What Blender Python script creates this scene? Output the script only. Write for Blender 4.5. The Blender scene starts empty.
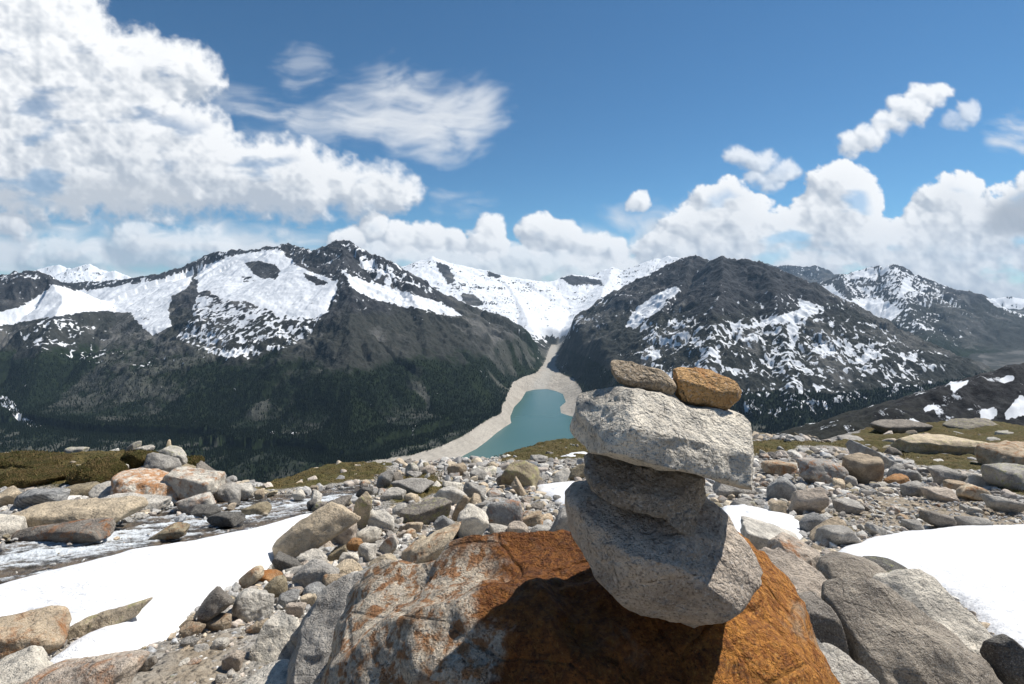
import bpy, bmesh, math, random
import numpy as np
from mathutils import Vector, Matrix, Euler
C = bpy.context.scene.collection
rad = math.radians
F32 = np.float32
PITCH = rad(5.8); FPX = 512.0
cp, sp = math.cos(PITCH), math.sin(PITCH)

# ------------------------------------------------------------------ helpers
def at(u, v, Y):
    """world point seen in direction (u,v) standing at forward distance Y"""
    a = (342.0 - v) / FPX
    dy = cp + a * sp; dz = -sp + a * cp; dx = (u - 512.0) / FPX
    t = Y / dy
    return np.array([dx * t, Y, dz * t])
def at_z(u, v, z):
    a = (342.0 - v) / FPX
    dy = cp + a * sp; dz = -sp + a * cp; dx = (u - 512.0) / FPX
    t = z / dz
    return np.array([dx * t, dy * t, z])
def proj(x, y, z):
    d = np.maximum(y * cp - z * sp, 1e-3)
    up = y * sp + z * cp
    return 512 + FPX * x / d, 342 - FPX * up / d

def smooth(a, b, x):
    t = np.clip((x - a) / (b - a), 0, 1)
    return t * t * (3 - 2 * t)

_rng = np.random.RandomState(7)
_G2 = np.stack([np.cos(np.arange(256) / 256 * 2 * np.pi), np.sin(np.arange(256) / 256 * 2 * np.pi)], 1).astype(F32)
_P = np.concatenate([_rng.permutation(256)] * 3).astype(np.int32)
def noise2(x, y, seed=0):
    x = np.asarray(x, F32); y = np.asarray(y, F32)
    xi = np.floor(x); yi = np.floor(y)
    fx = x - xi; fy = y - yi
    xi = (xi.astype(np.int32) + seed * 37) & 255; yi = (yi.astype(np.int32) + seed * 91) & 255
    u = fx * fx * fx * (fx * (fx * 6 - 15) + 10); v = fy * fy * fy * (fy * (fy * 6 - 15) + 10)
    def g(ix, iy, dx, dy):
        h = _P[_P[ix & 255] + (iy & 255)]
        gg = _G2[h]
        return gg[..., 0] * dx + gg[..., 1] * dy
    n00 = g(xi, yi, fx, fy); n10 = g(xi + 1, yi, fx - 1, fy)
    n01 = g(xi, yi + 1, fx, fy - 1); n11 = g(xi + 1, yi + 1, fx - 1, fy - 1)
    a = n00 + u * (n10 - n00); b = n01 + u * (n11 - n01)
    return (a + v * (b - a)) * 1.5
def fbm2(x, y, oct=4, seed=0, gain=.5):
    r = 0; a = 1; t = 0
    for i in range(oct):
        r = r + a * noise2(x * 2.03 ** i, y * 2.03 ** i, seed + i); t += a; a *= gain
    return r / t
def ridged2(x, y, oct=4, seed=0, gain=.55):
    r = 0; a = 1; t = 0
    for i in range(oct):
        r = r + a * (1 - 2 * np.abs(noise2(x * 2.03 ** i, y * 2.03 ** i, seed + i))); t += a; a *= gain
    return r / t
_V3 = _rng.rand(512).astype(F32) * 2 - 1
def noise3(p, seed=0):
    p = p.astype(F32); pi = np.floor(p); f = p - pi
    pi = (pi.astype(np.int32) + seed * 53) & 255
    w = f * f * (3 - 2 * f)
    r = 0
    for dx in (0, 1):
        wx = w[:, 0] if dx else 1 - w[:, 0]
        for dy in (0, 1):
            wy = w[:, 1] if dy else 1 - w[:, 1]
            for dz in (0, 1):
                wz = w[:, 2] if dz else 1 - w[:, 2]
                h = _P[_P[_P[(pi[:, 0] + dx) & 255] + ((pi[:, 1] + dy) & 255)] + ((pi[:, 2] + dz) & 255)]
                r = r + _V3[h] * wx * wy * wz
    return r
def fbm3(p, oct=4, seed=0, gain=.5):
    r = 0; a = 1; t = 0
    for i in range(oct):
        r = r + a * noise3(p * 2.03 ** i + i * 7.3, seed + i); t += a; a *= gain
    return r / t

def sdpoly(x, y, poly):
    """signed distance, positive inside"""
    x = np.asarray(x, F32); y = np.asarray(y, F32)
    d = np.full(x.shape, 1e18, F32); ins = np.zeros(x.shape, bool)
    n = len(poly)
    for i in range(n):
        ax, ay = poly[i][:2]; bx, by = poly[(i + 1) % n][:2]
        ex, ey = bx - ax, by - ay
        t = np.clip(((x - ax) * ex + (y - ay) * ey) / (ex * ex + ey * ey + 1e-12), 0, 1)
        dd = (x - ax - t * ex) ** 2 + (y - ay - t * ey) ** 2
        d = np.minimum(d, dd)
        if ay != by:
            c = ((ay > y) != (by > y)) & (x < (bx - ax) * (y - ay) / (by - ay) + ax)
            ins ^= c
    d = np.sqrt(d)
    return np.where(ins, d, -d)

def mesh_from(name, co, quads=None, tris=None, mat=None, attrs=None, smooth_shade=True, polys=None):
    me = bpy.data.meshes.new(name)
    co = np.asarray(co, F32)
    me.vertices.add(len(co)); me.vertices.foreach_set('co', co.ravel())
    parts = []; tot = []
    if quads is not None and len(quads): parts.append(np.asarray(quads, np.int32).ravel()); tot.append(np.full(len(quads), 4, np.int32))
    if tris is not None and len(tris): parts.append(np.asarray(tris, np.int32).ravel()); tot.append(np.full(len(tris), 3, np.int32))
    idx = np.concatenate(parts); tot = np.concatenate(tot)
    me.loops.add(len(idx)); me.loops.foreach_set('vertex_index', idx)
    me.polygons.add(len(tot))
    st = np.zeros(len(tot), np.int32); st[1:] = np.cumsum(tot)[:-1]
    me.polygons.foreach_set('loop_start', st)
    me.polygons.foreach_set('use_smooth', np.full(len(tot), smooth_shade, bool))
    me.update(calc_edges=True)
    if attrs:
        for k, a in attrs.items():
            a = np.asarray(a, F32)
            if a.ndim == 1:
                at_ = me.attributes.new(k, 'FLOAT', 'POINT'); at_.data.foreach_set('value', a)
            else:
                at_ = me.attributes.new(k, 'FLOAT_COLOR', 'POINT')
                if a.shape[1] == 3: a = np.concatenate([a, np.ones((len(a), 1), F32)], 1)
                at_.data.foreach_set('color', a.ravel())
    if mat: me.materials.append(mat)
    return me
def link(name, me, parent=None):
    o = bpy.data.objects.new(name, me); C.objects.link(o)
    if parent: o.parent = parent
    return o
def tag(o, label=None, cat=None, group=None, kind=None):
    if label: o['label'] = label
    if cat: o['category'] = cat
    if group: o['group'] = group
    if kind: o['kind'] = kind
    return o
def grid_quads(nr, nc, wrap=False):
    i = np.arange(nr - 1)[:, None]; j = np.arange(nc - 1)[None, :]
    a = (i * nc + j).ravel()
    return np.stack([a, a + 1, a + nc + 1, a + nc], 1)

# ------------------------------------------------------------------ materials
class NT:
    def __init__(s, name):
        s.m = bpy.data.materials.new(name); s.m.use_nodes = True
        s.t = s.m.node_tree; s.t.nodes.clear()
        s.out = s.n('ShaderNodeOutputMaterial')
    def n(s, typ, ins=None, **kw):
        nd = s.t.nodes.new(typ)
        for k, v in kw.items(): setattr(nd, k, v)
        if ins:
            for k, v in ins.items():
                if isinstance(v, bpy.types.NodeSocket): s.t.links.new(v, nd.inputs[k])
                else: nd.inputs[k].default_value = v
        return nd
    def pos(s): return s.n('ShaderNodeNewGeometry').outputs['Position']
    def attr(s, name, out='Fac'): return s.n('ShaderNodeAttribute', attribute_name=name).outputs[out]
    def noise(s, vec, scale, detail=4, rough=.55, dist=0, out='Fac'):
        return s.n('ShaderNodeTexNoise', {'Vector': vec, 'Scale': scale, 'Detail': detail, 'Roughness': rough, 'Distortion': dist}).outputs[out]
    def vor(s, vec, scale, feature='F1', out='Distance', rnd=1.0):
        return s.n('ShaderNodeTexVoronoi', {'Vector': vec, 'Scale': scale, 'Randomness': rnd}, feature=feature).outputs[out]
    def stretch(s, vec, sc, rot=(0, 0, 0)):
        return s.n('ShaderNodeMapping', {'Vector': vec, 'Scale': sc, 'Rotation': rot}).outputs[0]
    def ramp(s, fac, a, b, lo=0., hi=1.):
        return s.n('ShaderNodeMapRange', {'Value': fac, 'From Min': a, 'From Max': b, 'To Min': lo, 'To Max': hi}, interpolation_type='SMOOTHSTEP').outputs[0]
    def math(s, op, a, b=0.0):
        return s.n('ShaderNodeMath', {0: a, 1: b}, operation=op).outputs[0]
    def mix(s, f, a, b, blend='MIX'):
        nd = s.t.nodes.new('ShaderNodeMix'); nd.data_type = 'RGBA'; nd.blend_type = blend
        for sock, v in ((nd.inputs[0], f), (nd.inputs[6], a), (nd.inputs[7], b)):
            if isinstance(v, bpy.types.NodeSocket): s.t.links.new(v, sock)
            else: sock.default_value = v if not isinstance(v, tuple) or len(v) == 4 else (*v, 1)
        return nd.outputs[2]
    def bump(s, h, dist, strength=1.0, normal=None):
        ins = {'Height': h, 'Distance': dist, 'Strength': strength}
        if normal is not None: ins['Normal'] = normal
        return s.n('ShaderNodeBump', ins).outputs[0]
    def bsdf(s, col, rough=.9, normal=None, spec=.25, **kw):
        ins = {'Base Color': col if isinstance(col, bpy.types.NodeSocket) else (*col, 1), 'Roughness': rough, 'Specular IOR Level': spec}
        if normal is not None: ins['Normal'] = normal
        ins.update(kw)
        return s.n('ShaderNodeBsdfPrincipled', ins).outputs[0]
    def done(s, sh):
        s.t.links.new(sh, s.out.inputs['Surface']); return s.m

def rock_material(name, rust=.0, lichen=.0, band=0., speck=1.0, rustcol=(.36, .14, .035), dark=0.0):
    t = NT(name); P = t.pos()
    oc = t.n('ShaderNodeObjectInfo')
    col = oc.outputs['Color']
    off = t.n('ShaderNodeVectorMath', {0: P, 1: t.n('ShaderNodeCombineXYZ', {0: t.math('MULTIPLY', oc.outputs['Random'], 40.0), 1: 0.0, 2: 0.0}).outputs[0]}, operation='ADD').outputs[0]
    n1 = t.noise(off, 7, 5, .6)
    n2 = t.noise(off, 38, 5, .65)
    n3 = t.noise(off, 190, 3, .6)
    v = t.vor(off, 240)
    c = t.mix(t.ramp(n1, .32, .68), t.mix(1.0, col, (.78, .75, .71), 'MULTIPLY'), t.mix(1.0, col, (1.34, 1.29, 1.20), 'MULTIPLY'))
    c = t.mix(t.ramp(n2, .35, .72, 0, .55), c, t.mix(1.0, c, (.55, .54, .54), 'MULTIPLY'))
    # granite grain: dark mica and pale feldspar specks
    c = t.mix(t.ramp(n3, .56, .66, 0, .75 * speck), c, t.mix(1.0, c, (.33, .33, .34), 'MULTIPLY'))
    c = t.mix(t.ramp(n3, .44, .34, 0, .6 * speck), c, t.mix(.5, c, (.85, .82, .77)))
    if band:
        w = t.n('ShaderNodeTexWave', {'Vector': t.stretch(off, (1, 1, 1), (.5, .9, .3)), 'Scale': 5.5, 'Distortion': 3.5, 'Detail': 3, 'Detail Scale': 2}).outputs['Fac']
        c = t.mix(t.ramp(w, .5, .85, 0, band), c, t.mix(1.0, c, (.5, .52, .55), 'MULTIPLY'))
    if rust:
        nr = t.noise(off, 9, 6, .7, .4)
        rc = t.mix(t.noise(off, 50, 3), (*[x * .6 for x in rustcol],), (*[min(1, x * 1.5) for x in rustcol],))
        c = t.mix(t.ramp(nr, .66 - rust * .3, .86 - rust * .3, 0, .8), c, rc)
    if lichen:
        nl = t.noise(off, 14, 5, .7, .3)
        c = t.mix(t.ramp(nl, .62 - lichen * .2, .80 - lichen * .2, 0, .7), c, (.36, .36, .12, 1))
    h = t.math('ADD', t.math('MULTIPLY', n2, .8), t.math('MULTIPLY', n3, .22))
    nb = t.bump(n1, .09, .6); nb = t.bump(h, .035, 1.0, nb)
    # cracks / pits
    ck = t.vor(t.stretch(off, (1, 1, 1.8)), 5.5, 'DISTANCE_TO_EDGE')
    nb = t.bump(t.ramp(ck, 0, .035), .012, .35, nb)
    return t.done(t.bsdf(c, .86, nb, .3))
M = {}
M['granite'] = rock_material('granite_rock')
M['granite_rust'] = rock_material('rust_stained_rock', rust=.62)
M['granite_lichen'] = rock_material('lichen_rock', lichen=.62)
M['granite_band'] = rock_material('banded_rock', band=.75)
M['rusty'] = rock_material('iron_rock', rust=.95, rustcol=(.48, .19, .04))

# big boulder: pale and freckled with rust to the left, iron-orange skin to the right
def boulder_material():
    t = NT('iron_stained_boulder'); P = t.pos()
    n1 = t.noise(P, 6, 5, .65); n2 = t.noise(P, 26, 6, .7); n3 = t.noise(P, 150, 3, .65); n4 = t.noise(P, 60, 4, .6)
    pale = t.mix(t.ramp(n2, .3, .7), (.80, .67, .50), (.54, .46, .36))
    pale = t.mix(t.ramp(n3, .53, .66, 0, .7), pale, (.12, .11, .10))
    pale = t.mix(t.ramp(n3, .44, .35, 0, .6), pale, (.78, .73, .65))
    fre = t.noise(P, 30, 5, .62, .3)
    pale = t.mix(t.ramp(fre, .48, .60, 0, .85), pale, t.mix(n4, (.22, .08, .02), (.48, .20, .05)))
    pale = t.mix(t.ramp(t.noise(t.stretch(P, (1, 1, .35), (0, .5, 0)), 12, 5, .7), .52, .64, 0, .55), pale, (.30, .17, .08))
    rustc = t.mix(t.ramp(n4, .35, .65), (.34, .115, .016), (.62, .26, .045))
    rustc = t.mix(t.ramp(n2, .5, .68, 0, .8), rustc, (.20, .065, .015))
    rustc = t.mix(t.ramp(n3, .56, .68, 0, .7), rustc, (.11, .035, .01))
    rustc = t.mix(t.ramp(n3, .42, .32, 0, .5), rustc, (.85, .5, .14))
    rustc = t.mix(t.ramp(n1, .56, .7, 0, .6), rustc, (.55, .44, .30))
    x = t.n('ShaderNodeSeparateXYZ', {0: P}).outputs[0]
    side = t.ramp(t.math('ADD', x, t.math('MULTIPLY', t.math('SUBTRACT', n1, .5), .75)), -.14, -.02)
    sunlit_org = t.ramp(t.math('ADD', x, t.math('MULTIPLY', t.math('SUBTRACT', n2, .5), .3)), .30, .42, .10, 1.0)
    rustc = t.mix(sunlit_org, t.mix(1.0, rustc, (.42, .36, .34), 'MULTIPLY'), rustc)  # brown rust left of the right flank, darkened further as the stack's shade
    c = t.mix(side, pale, rustc)
    nb = t.bump(t.noise(P, 11, 4, .6), .08, .9); nb = t.bump(t.math('ADD', n2, t.math('MULTIPLY', n3, .3)), .04, 1.0, nb)
    ck = t.vor(t.stretch(P, (1, 1, 2.2), (.4, .3, 0)), 3.6, 'DISTANCE_TO_EDGE'); nb = t.bump(t.ramp(ck, 0, .03), .03, .7, nb)
    return t.done(t.bsdf(c, .78, nb, .35))
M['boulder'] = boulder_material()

# ------------------------------------------------------------------ near ground surface
CTRL = []   # (u, v, Y)
def std_rows(u, rows): 
    for v, Y in rows: CTRL.append((u, v, Y))
base_rows = [(760, 1.25), (700, 1.85), (650, 2.3), (600, 3.0), (570, 3.6), (540, 4.6), (510, 6.2), (490, 7.8)]
for u in (-330, -120, 60, 230): std_rows(u, base_rows)
for u in (380, 512, 650, 780): std_rows(u, base_rows + [(475, 9.6)])
for u in (920, 1060, 1300): std_rows(u, base_rows + [(475, 9.6), (458, 13)])
EDGE = [(-330, 452, 9.6), (-120, 455, 9.6), (0, 457, 9.6), (60, 456, 9.6), (110, 455, 9.6), (160, 456, 9.6), (200, 468, 9.4), (228, 482, 9.4), (250, 489, 9.6), (275, 484, 10.4),
        (310, 476, 11.5), (350, 471, 12), (400, 471, 12.6), (440, 469, 13), (470, 466, 13.2), (490, 463, 13.7), (520, 456.5, 15), (600, 450, 16), (700, 447, 17.5), (760, 443, 19), (850, 438, 22),
        (900, 431, 25), (960, 428, 27), (1024, 427, 28), (1150, 423, 28), (1350, 420, 28)]
for u, v, Y in EDGE:
    CTRL.append((u, v, Y))
CTRL += [(850, 447, 17), (900, 441, 18), (960, 438, 19), (1024, 437, 19), (1150, 434, 19), (1350, 432, 19), (920, 434.5, 22.5), (1024, 432, 23), (1150, 429, 23), (1350, 427, 23)]
_pts = [at(*c) for c in CTRL]
for u, v, Y in EDGE:
    p = at(u, v, Y); r = -p[2] / Y
    for k, dr in ((1.22, .09), (1.7, .17)):
        _pts.append(np.array([p[0] * k, Y * k, -(r + dr) * Y * k]))
_pts = np.array(_pts)
def _tps_fit(P):
    n = len(P); xy = P[:, :2] / 10
    d2 = ((xy[:, None] - xy[None]) ** 2).sum(-1)
    K = .5 * d2 * np.log(d2 + 1e-12) + np.eye(n) * 2e-4
    A = np.zeros((n + 3, n + 3)); A[:n, :n] = K; A[:n, n] = 1; A[:n, n + 1:] = xy; A[n, :n] = 1; A[n + 1:, :n] = xy.T
    b = np.zeros(n + 3); b[:n] = P[:, 2]
    return xy, np.linalg.solve(A, b)
_TX, _TW = _tps_fit(_pts)
def tps(x, y):
    x = np.asarray(x, float); y = np.asarray(y, float); sh = x.shape
    q = np.stack([x.ravel(), y.ravel()], 1) / 10
    out = np.empty(len(q)); n = len(_TX)
    for i in range(0, len(q), 40000):
        s = q[i:i + 40000]
        d2 = ((s[:, None] - _TX[None]) ** 2).sum(-1)
        out[i:i + 40000] = (.5 * d2 * np.log(d2 + 1e-12)) @ _TW[:n] + _TW[n] + s @ _TW[n + 1:]
    return out.reshape(sh)
def G0(x, y):
    x = np.asarray(x, float); y = np.asarray(y, float)
    yy = np.maximum(y, 1.0); lim = yy * 1.55 + 1.0
    xx = np.clip(x, -lim, lim)
    z = tps(xx, yy) + .12 * np.maximum(1.0 - y, 0)
    r = np.hypot(x, y)
    far = -12 - .45 * (r - 36)
    w = smooth(30, 46, r)
    front = smooth(-20, 5, y)
    return z * (1 - w) + w * (far * front + (1 - front) * (-1.2 + .2 * r))
def hit(u, v, ymin=1.0, ymax=36):
    """where the ray through (u,v) meets the ground"""
    Y = np.geomspace(ymin, ymax, 900)
    a = (342.0 - v) / FPX
    dy = cp + a * sp; dz = -sp + a * cp; dx = (u - 512.0) / FPX
    g = G0(dx / dy * Y, Y)
    k = np.argmax(dz / dy * Y < g)
    if k == 0: k = 0 if dz / dy * Y[0] < g[0] else len(Y) - 1
    return np.array([dx / dy * Y[k], Y[k], g[k]])
def wpoly(px): return [tuple(hit(u, v)[:2]) for u, v in px]

SNOW_L = wpoly([(-60, 612), (0, 590), (40, 579), (110, 564), (180, 549), (250, 533), (290, 522), (325, 514), (335, 519), (300, 528), (283, 545), (282, 556), (262, 572), (238, 582), (205, 600), (185, 618), (170, 636), (150, 645), (120, 655), (95, 662), (60, 671), (48, 668), (62, 655), (85, 640), (98, 634), (88, 630), (62, 640), (50, 628), (20, 620), (-40, 640)])
SNOW_R = wpoly([(822, 563), (850, 548), (870, 541), (900, 535), (950, 530), (1024, 527), (1200, 523), (1200, 690), (1024, 668), (1005, 640), (960, 600), (930, 585), (880, 575), (835, 572)])
SNOW_M = wpoly([(724, 508), (745, 508), (770, 513), (795, 519), (803, 526), (800, 540), (790, 552), (750, 545), (725, 540), (710, 530)])
SNOW_C = wpoly([(538, 487), (560, 484), (590, 483), (612, 487), (612, 505), (585, 509), (562, 508), (552, 500), (540, 494)])
SNOW_F = wpoly([(561, 458), (570, 454.5), (585, 453.5), (594, 455.5), (588, 458), (572, 459.5)])
STREAM = wpoly([(-160, 600), (-60, 560), (-20, 545), (15, 541), (60, 534), (108, 527), (150, 517), (175, 505), (215, 498), (262, 495), (300, 493), (330, 489), (360, 485), (372, 492), (350, 500), (342, 512), (330, 517), (250, 535), (180, 551), (110, 566), (40, 581), (0, 592), (-120, 650)])
TURF = [wpoly(p) for p in (
    [(-300, 452), (60, 450), (150, 452), (160, 465), (120, 484), (60, 490), (0, 492), (-300, 500)],
    [(250, 492), (265, 480), (310, 470), (350, 461), (392, 462), (395, 474), (370, 482), (330, 487), (290, 491)],
    [(455, 461), (520, 448), (620, 444), (720, 443), (800, 442), (800, 452), (745, 462), (700, 460), (610, 462), (590, 460), (540, 462), (500, 462)],
    [(380, 478), (440, 474), (455, 490), (430, 500), (385, 512), (375, 495)],
    [(760, 447), (850, 440), (900, 428), (1030, 425), (1300, 420), (1300, 470), (1040, 474), (985, 473), (950, 470), (910, 466), (895, 458), (840, 450)],
    [(985, 485), (1024, 487), (1100, 490), (1100, 500), (1010, 497)],
)]
DIRT = [wpoly([(90, 700), (140, 668), (170, 640), (200, 628), (240, 630), (255, 640), (250, 700)]),
        wpoly([(840, 510), (880, 490), (930, 500), (1024, 500), (1100, 505), (1100, 525), (1000, 528), (900, 532), (850, 530)])]
# ------------------------------------------------------------------ near ground mesh
def build_ground():
    tn = np.tan(np.linspace(-1.02, 1.02, 900)); tn = np.tan(np.arctan(np.linspace(-1.45, 1.45, 900)))
    az = np.concatenate([np.arctan(tn), np.linspace(np.arctan(1.45), 2 * math.pi - np.arctan(1.45), 60)[1:]])
    az = az.astype(float)
    rho = np.concatenate([[.05, .3, .6], np.geomspace(.9, 36, 560), np.geomspace(37, 62, 30)])
    A, R = np.meshgrid(az, rho)
    x = (R * np.sin(A)).ravel(); y = (R * np.cos(A)).ravel()
    z = G0(x, y)
    turf = np.max([smooth(-.15, .35, sdpoly(x, y, p) + .25 * fbm2(x * 1.3, y * 1.3, 3, 4)) for p in TURF], axis=0)
    dirt = np.max([smooth(-.05, .2, sdpoly(x, y, p) + .12 * fbm2(x * 3, y * 3, 3, 9)) for p in DIRT], axis=0)
    wet = smooth(-.3, .1, sdpoly(x, y, STREAM))
    r = R.ravel()
    z = z + .05 * fbm2(x * 1.1, y * 1.1, 3, 1) * smooth(.5, 3, r) + .018 * fbm2(x * 6, y * 6, 3, 2) + .006 * fbm2(x * 30, y * 30, 2, 3)
    z += turf * (.10 * np.abs(fbm2(x * 1.6, y * 1.6, 3, 5)) + .05 * fbm2(x * 5, y * 5, 2, 6)) + turf * .03
    z -= wet * .10
    z += smooth(8, 16, r) * .12 * fbm2(x * .5, y * .5, 3, 12) + smooth(14, 26, r) * .35 * ridged2(x * .16, y * .16, 3, 15) * smooth(2, 8, x)
    q = grid_quads(len(rho), len(az))
    t = NT('stony_ground'); P = t.pos()
    tf, df, wf = t.attr('turf'), t.attr('dirt'), t.attr('wet')
    n1 = t.noise(P, 1.6, 4); n2 = t.noise(P, 14, 5, .7); n3 = t.noise(P, 90, 3, .7)
    vc = t.vor(P, 26, out='Color'); vd = t.vor(P, 26)
    vs = t.n('ShaderNodeSeparateXYZ', {0: vc}).outputs[0]
    g = t.mix(vs, (.22, .21, .19), (.50, .47, .42))
    g = t.mix(t.ramp(n2, .4, .7, 0, .7), g, (.15, .125, .10))
    soil = t.mix(t.ramp(n2, .3, .7), (.26, .21, .15), (.40, .34, .26))
    soil = t.mix(t.ramp(n3, .5, .7, 0, .6), soil, (.16, .13, .10))
    c = t.mix(df, g, soil)
    grass = t.mix(t.ramp(n2, .3, .7), (.045, .042, .014), (.16, .115, .045))
    grass = t.mix(t.ramp(n1, .42, .6, 0, .7), grass, (.088, .080, .026))
    c = t.mix(t.ramp(t.math('ADD', tf, t.math('MULTIPLY', t.math('SUBTRACT', n2, .5), .6)), .35, .65), c, grass)
    c = t.mix(wf, c, (.055, .043, .032))
    h = t.math('ADD', t.math('MULTIPLY', t.ramp(vd, .0, .6), -.6), n2)
    nb = t.bump(h, .05, .8); nb = t.bump(n3, .012, .6, nb)
    m = t.done(t.bsdf(c, .92, nb, .2))
    me = mesh_from('ground', np.stack([x, y, z], 1), q, mat=m, attrs={'turf': turf, 'dirt': dirt, 'wet': wet})
    tag(link('ground', me), 'stony alpine ground of gravel, soil and turf in the foreground', 'ground', kind='structure')
build_ground()

# ------------------------------------------------------------------ snow
def snow_material():
    t = NT('old_snow'); P = t.pos()
    n = t.noise(P, 3.0, 5, .6); n2 = t.noise(t.stretch(P, (1, 2.2, 1)), 9, 4); n3 = t.noise(P, 120, 2)
    c = t.mix(t.ramp(n2, .45, .75, 0, .5), (.78, .78, .78), (.66, .66, .67))
    spk = t.noise(P, 55, 3, .8)
    c = t.mix(t.ramp(spk, .70, .78, 0, .5), c, (.35, .31, .26))
    nb = t.bump(n, .08, .6); nb = t.bump(n2, .035, .7, nb); nb = t.bump(n3, .006, .6, nb)
    return t.done(t.bsdf(c, .6, nb, .3))
M['snow'] = snow_material()
def build_snow(poly, th, label, res=.05, edge=.35):
    P = np.array(poly); x0, y0 = P.min(0) - .3; x1, y1 = P.max(0) + .3
    x1 = min(x1, 30); x0 = max(x0, -30)
    nx = int(min(480, (x1 - x0) / res)) + 2; ny = int(min(480, (y1 - y0) / res)) + 2
    X, Y = np.meshgrid(np.linspace(x0, x1, nx), np.linspace(y0, y1, ny))
    x, y = X.ravel(), Y.ravel()
    s = sdpoly(x, y, poly) + .05 * fbm2(x * 3, y * 3, 3, 21) + .02 * fbm2(x * 11, y * 11, 2, 22)
    cups = .05 * np.abs(fbm2(x * 2.2, y * 4.2, 3, 25)) + .05 * fbm2(x * .7, y * .9, 2, 26)
    z = G0(x, y) + .02 + th * np.sqrt(np.clip(s / edge, 0, 1)) + cups * smooth(0, .4, s) + np.where(s < 0, s * 1.2, 0)
    q = grid_quads(ny, nx)
    keep = (s[q] > -.09).any(1)
    q = q[keep]
    used = np.unique(q); mp = np.full(len(x), -1); mp[used] = np.arange(len(used))
    top = np.stack([x, y, z], 1)[used]
    me = mesh_from('snow', top, mp[q], mat=M['snow'])
    tag(link('snow', me), label, 'snow', kind='structure')
build_snow(SNOW_L, .09, 'long white snow tongue beside the stream at the left')
build_snow(SNOW_R, .06, 'broad white snow patch at the right edge of the rubble')
build_snow(SNOW_M, .06, 'small snow patch just right of the stone stack', .03)
build_snow(SNOW_C, .06, 'small snow patch left of the stone stack', .04)
build_snow(SNOW_F, .05, 'thin strip of snow on the grassy rim behind the stone stack', .05, .2)

# ------------------------------------------------------------------ stream
def build_stream():
    P = np.array(STREAM); x0, y0 = P.min(0); x1, y1 = P.max(0); x0 = max(x0, -12)
    nx, ny = 760, 760
    X, Y = np.meshgrid(np.linspace(x0, x1, nx), np.linspace(y0, y1, ny)); x, y = X.ravel(), Y.ravel()
    s = sdpoly(x, y, STREAM)
    # flow runs from upper right to lower left: stretch detail along it
    fx = (x * .82 + y * -.57); fy = (x * .57 + y * .82)
    fx, fy = (-.80 * x - .60 * y), (-.60 * x + .80 * y)
    n = fbm2(fx * 1.1, fy * 3.6, 4, 31); n2 = ridged2(fx * 3.2, fy * 8, 3, 35)
    z = G0(x, y) - .03 + .055 * n + .022 * n2 + .008 * fbm2(x * 40, y * 40, 2, 36)
    foam = .80 * n + .55 * n2 + .28 * fbm2(fx * 7, fy * 16, 3, 38) + .35 * smooth(.05, .9, s) * 0
    # fast water near the snow is whiter; the bank by the bedrock shows dark water
    ds = -sdpoly(x, y, SNOW_L)
    foam = foam + .62 * np.exp(-((ds - 1.05) / .62) ** 2) - .56 + .55 * smooth(-2.8, -1.4, x) * smooth(8.5, 9.3, y)
    q = grid_quads(ny, nx); q = q[(s[q] > 0).any(1)]
    used = np.unique(q); mp = np.full(len(x), -1); mp[used] = np.arange(len(used))
    t = NT('rushing_water'); Pn = t.pos()
    f = t.attr('foam'); fn = t.noise(t.stretch(Pn, (1, 2.4, 1), (0, 0, .64)), 9, 6, .72)
    fm = t.ramp(t.math('ADD', f, t.math('MULTIPLY', t.math('SUBTRACT', fn, .5), 1.1)), -.02, .55)
    bed = t.mix(t.ramp(t.noise(Pn, 5, 4), .4, .6), (.04, .035, .028), (.13, .10, .07))
    c = t.mix(fm, bed, (.60, .63, .65))
    nb = t.bump(t.noise(Pn, 30, 4, .7), .03, .8)
    sh = t.bsdf(c, t.ramp(fm, 0, 1, .12, .7), nb, .5)
    me = mesh_from('stream', np.stack([x, y, z], 1)[used], mp[q], mat=t.done(sh), attrs={'foam': foam[used]})
    tag(link('stream', me), 'foaming mountain stream rushing between bedrock and snow', 'stream', kind='structure')
build_stream()

# ------------------------------------------------------------------ rocks
_ico = {}
def ico(sub):
    if sub not in _ico:
        bm = bmesh.new(); bmesh.ops.create_icosphere(bm, subdivisions=sub, radius=1)
        v = np.array([p.co[:] for p in bm.verts]); f = np.array([[q.index for q in p.verts] for p in bm.faces]); bm.free()
        v /= np.linalg.norm(v, axis=1)[:, None]
        _ico[sub] = (v, f)
    return _ico[sub]
def hull(seed, sub, nplanes=15, p=16, flat=1.0):
    r = np.random.RandomState(seed); D, f = ico(sub)
    N = r.randn(nplanes, 3); N[:, 2] *= flat; N /= np.linalg.norm(N, axis=1)[:, None]
    N = np.concatenate([N, [[0, 0, 1], [0, 0, -1], [1, 0, 0], [-1, 0, 0], [0, 1, 0], [0, -1, 0]]])
    N[-6:] += r.randn(6, 3) * .22; N /= np.linalg.norm(N, axis=1)[:, None]
    h = np.concatenate([r.uniform(.72, 1.05, nplanes), r.uniform(.75, .95, 6)])
    k = np.maximum(D @ N.T, 0) / h
    rr = (k ** p).sum(1) ** (-1 / p)
    return D * rr[:, None], f
COL = dict(g=(.41, .395, .37), l=(.60, .575, .525), t=(.50, .41, .30), d=(.15, .145, .135), r=(.46, .26, .12), b=(.38, .385, .385),
           w=(.74, .70, .62), o=(.33, .28, .19), p=(.53, .46, .39), m=(.27, .245, .215), c=(.64, .54, .40), n=(.37, .33, .28), y=(.56, .35, .16))
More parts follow.
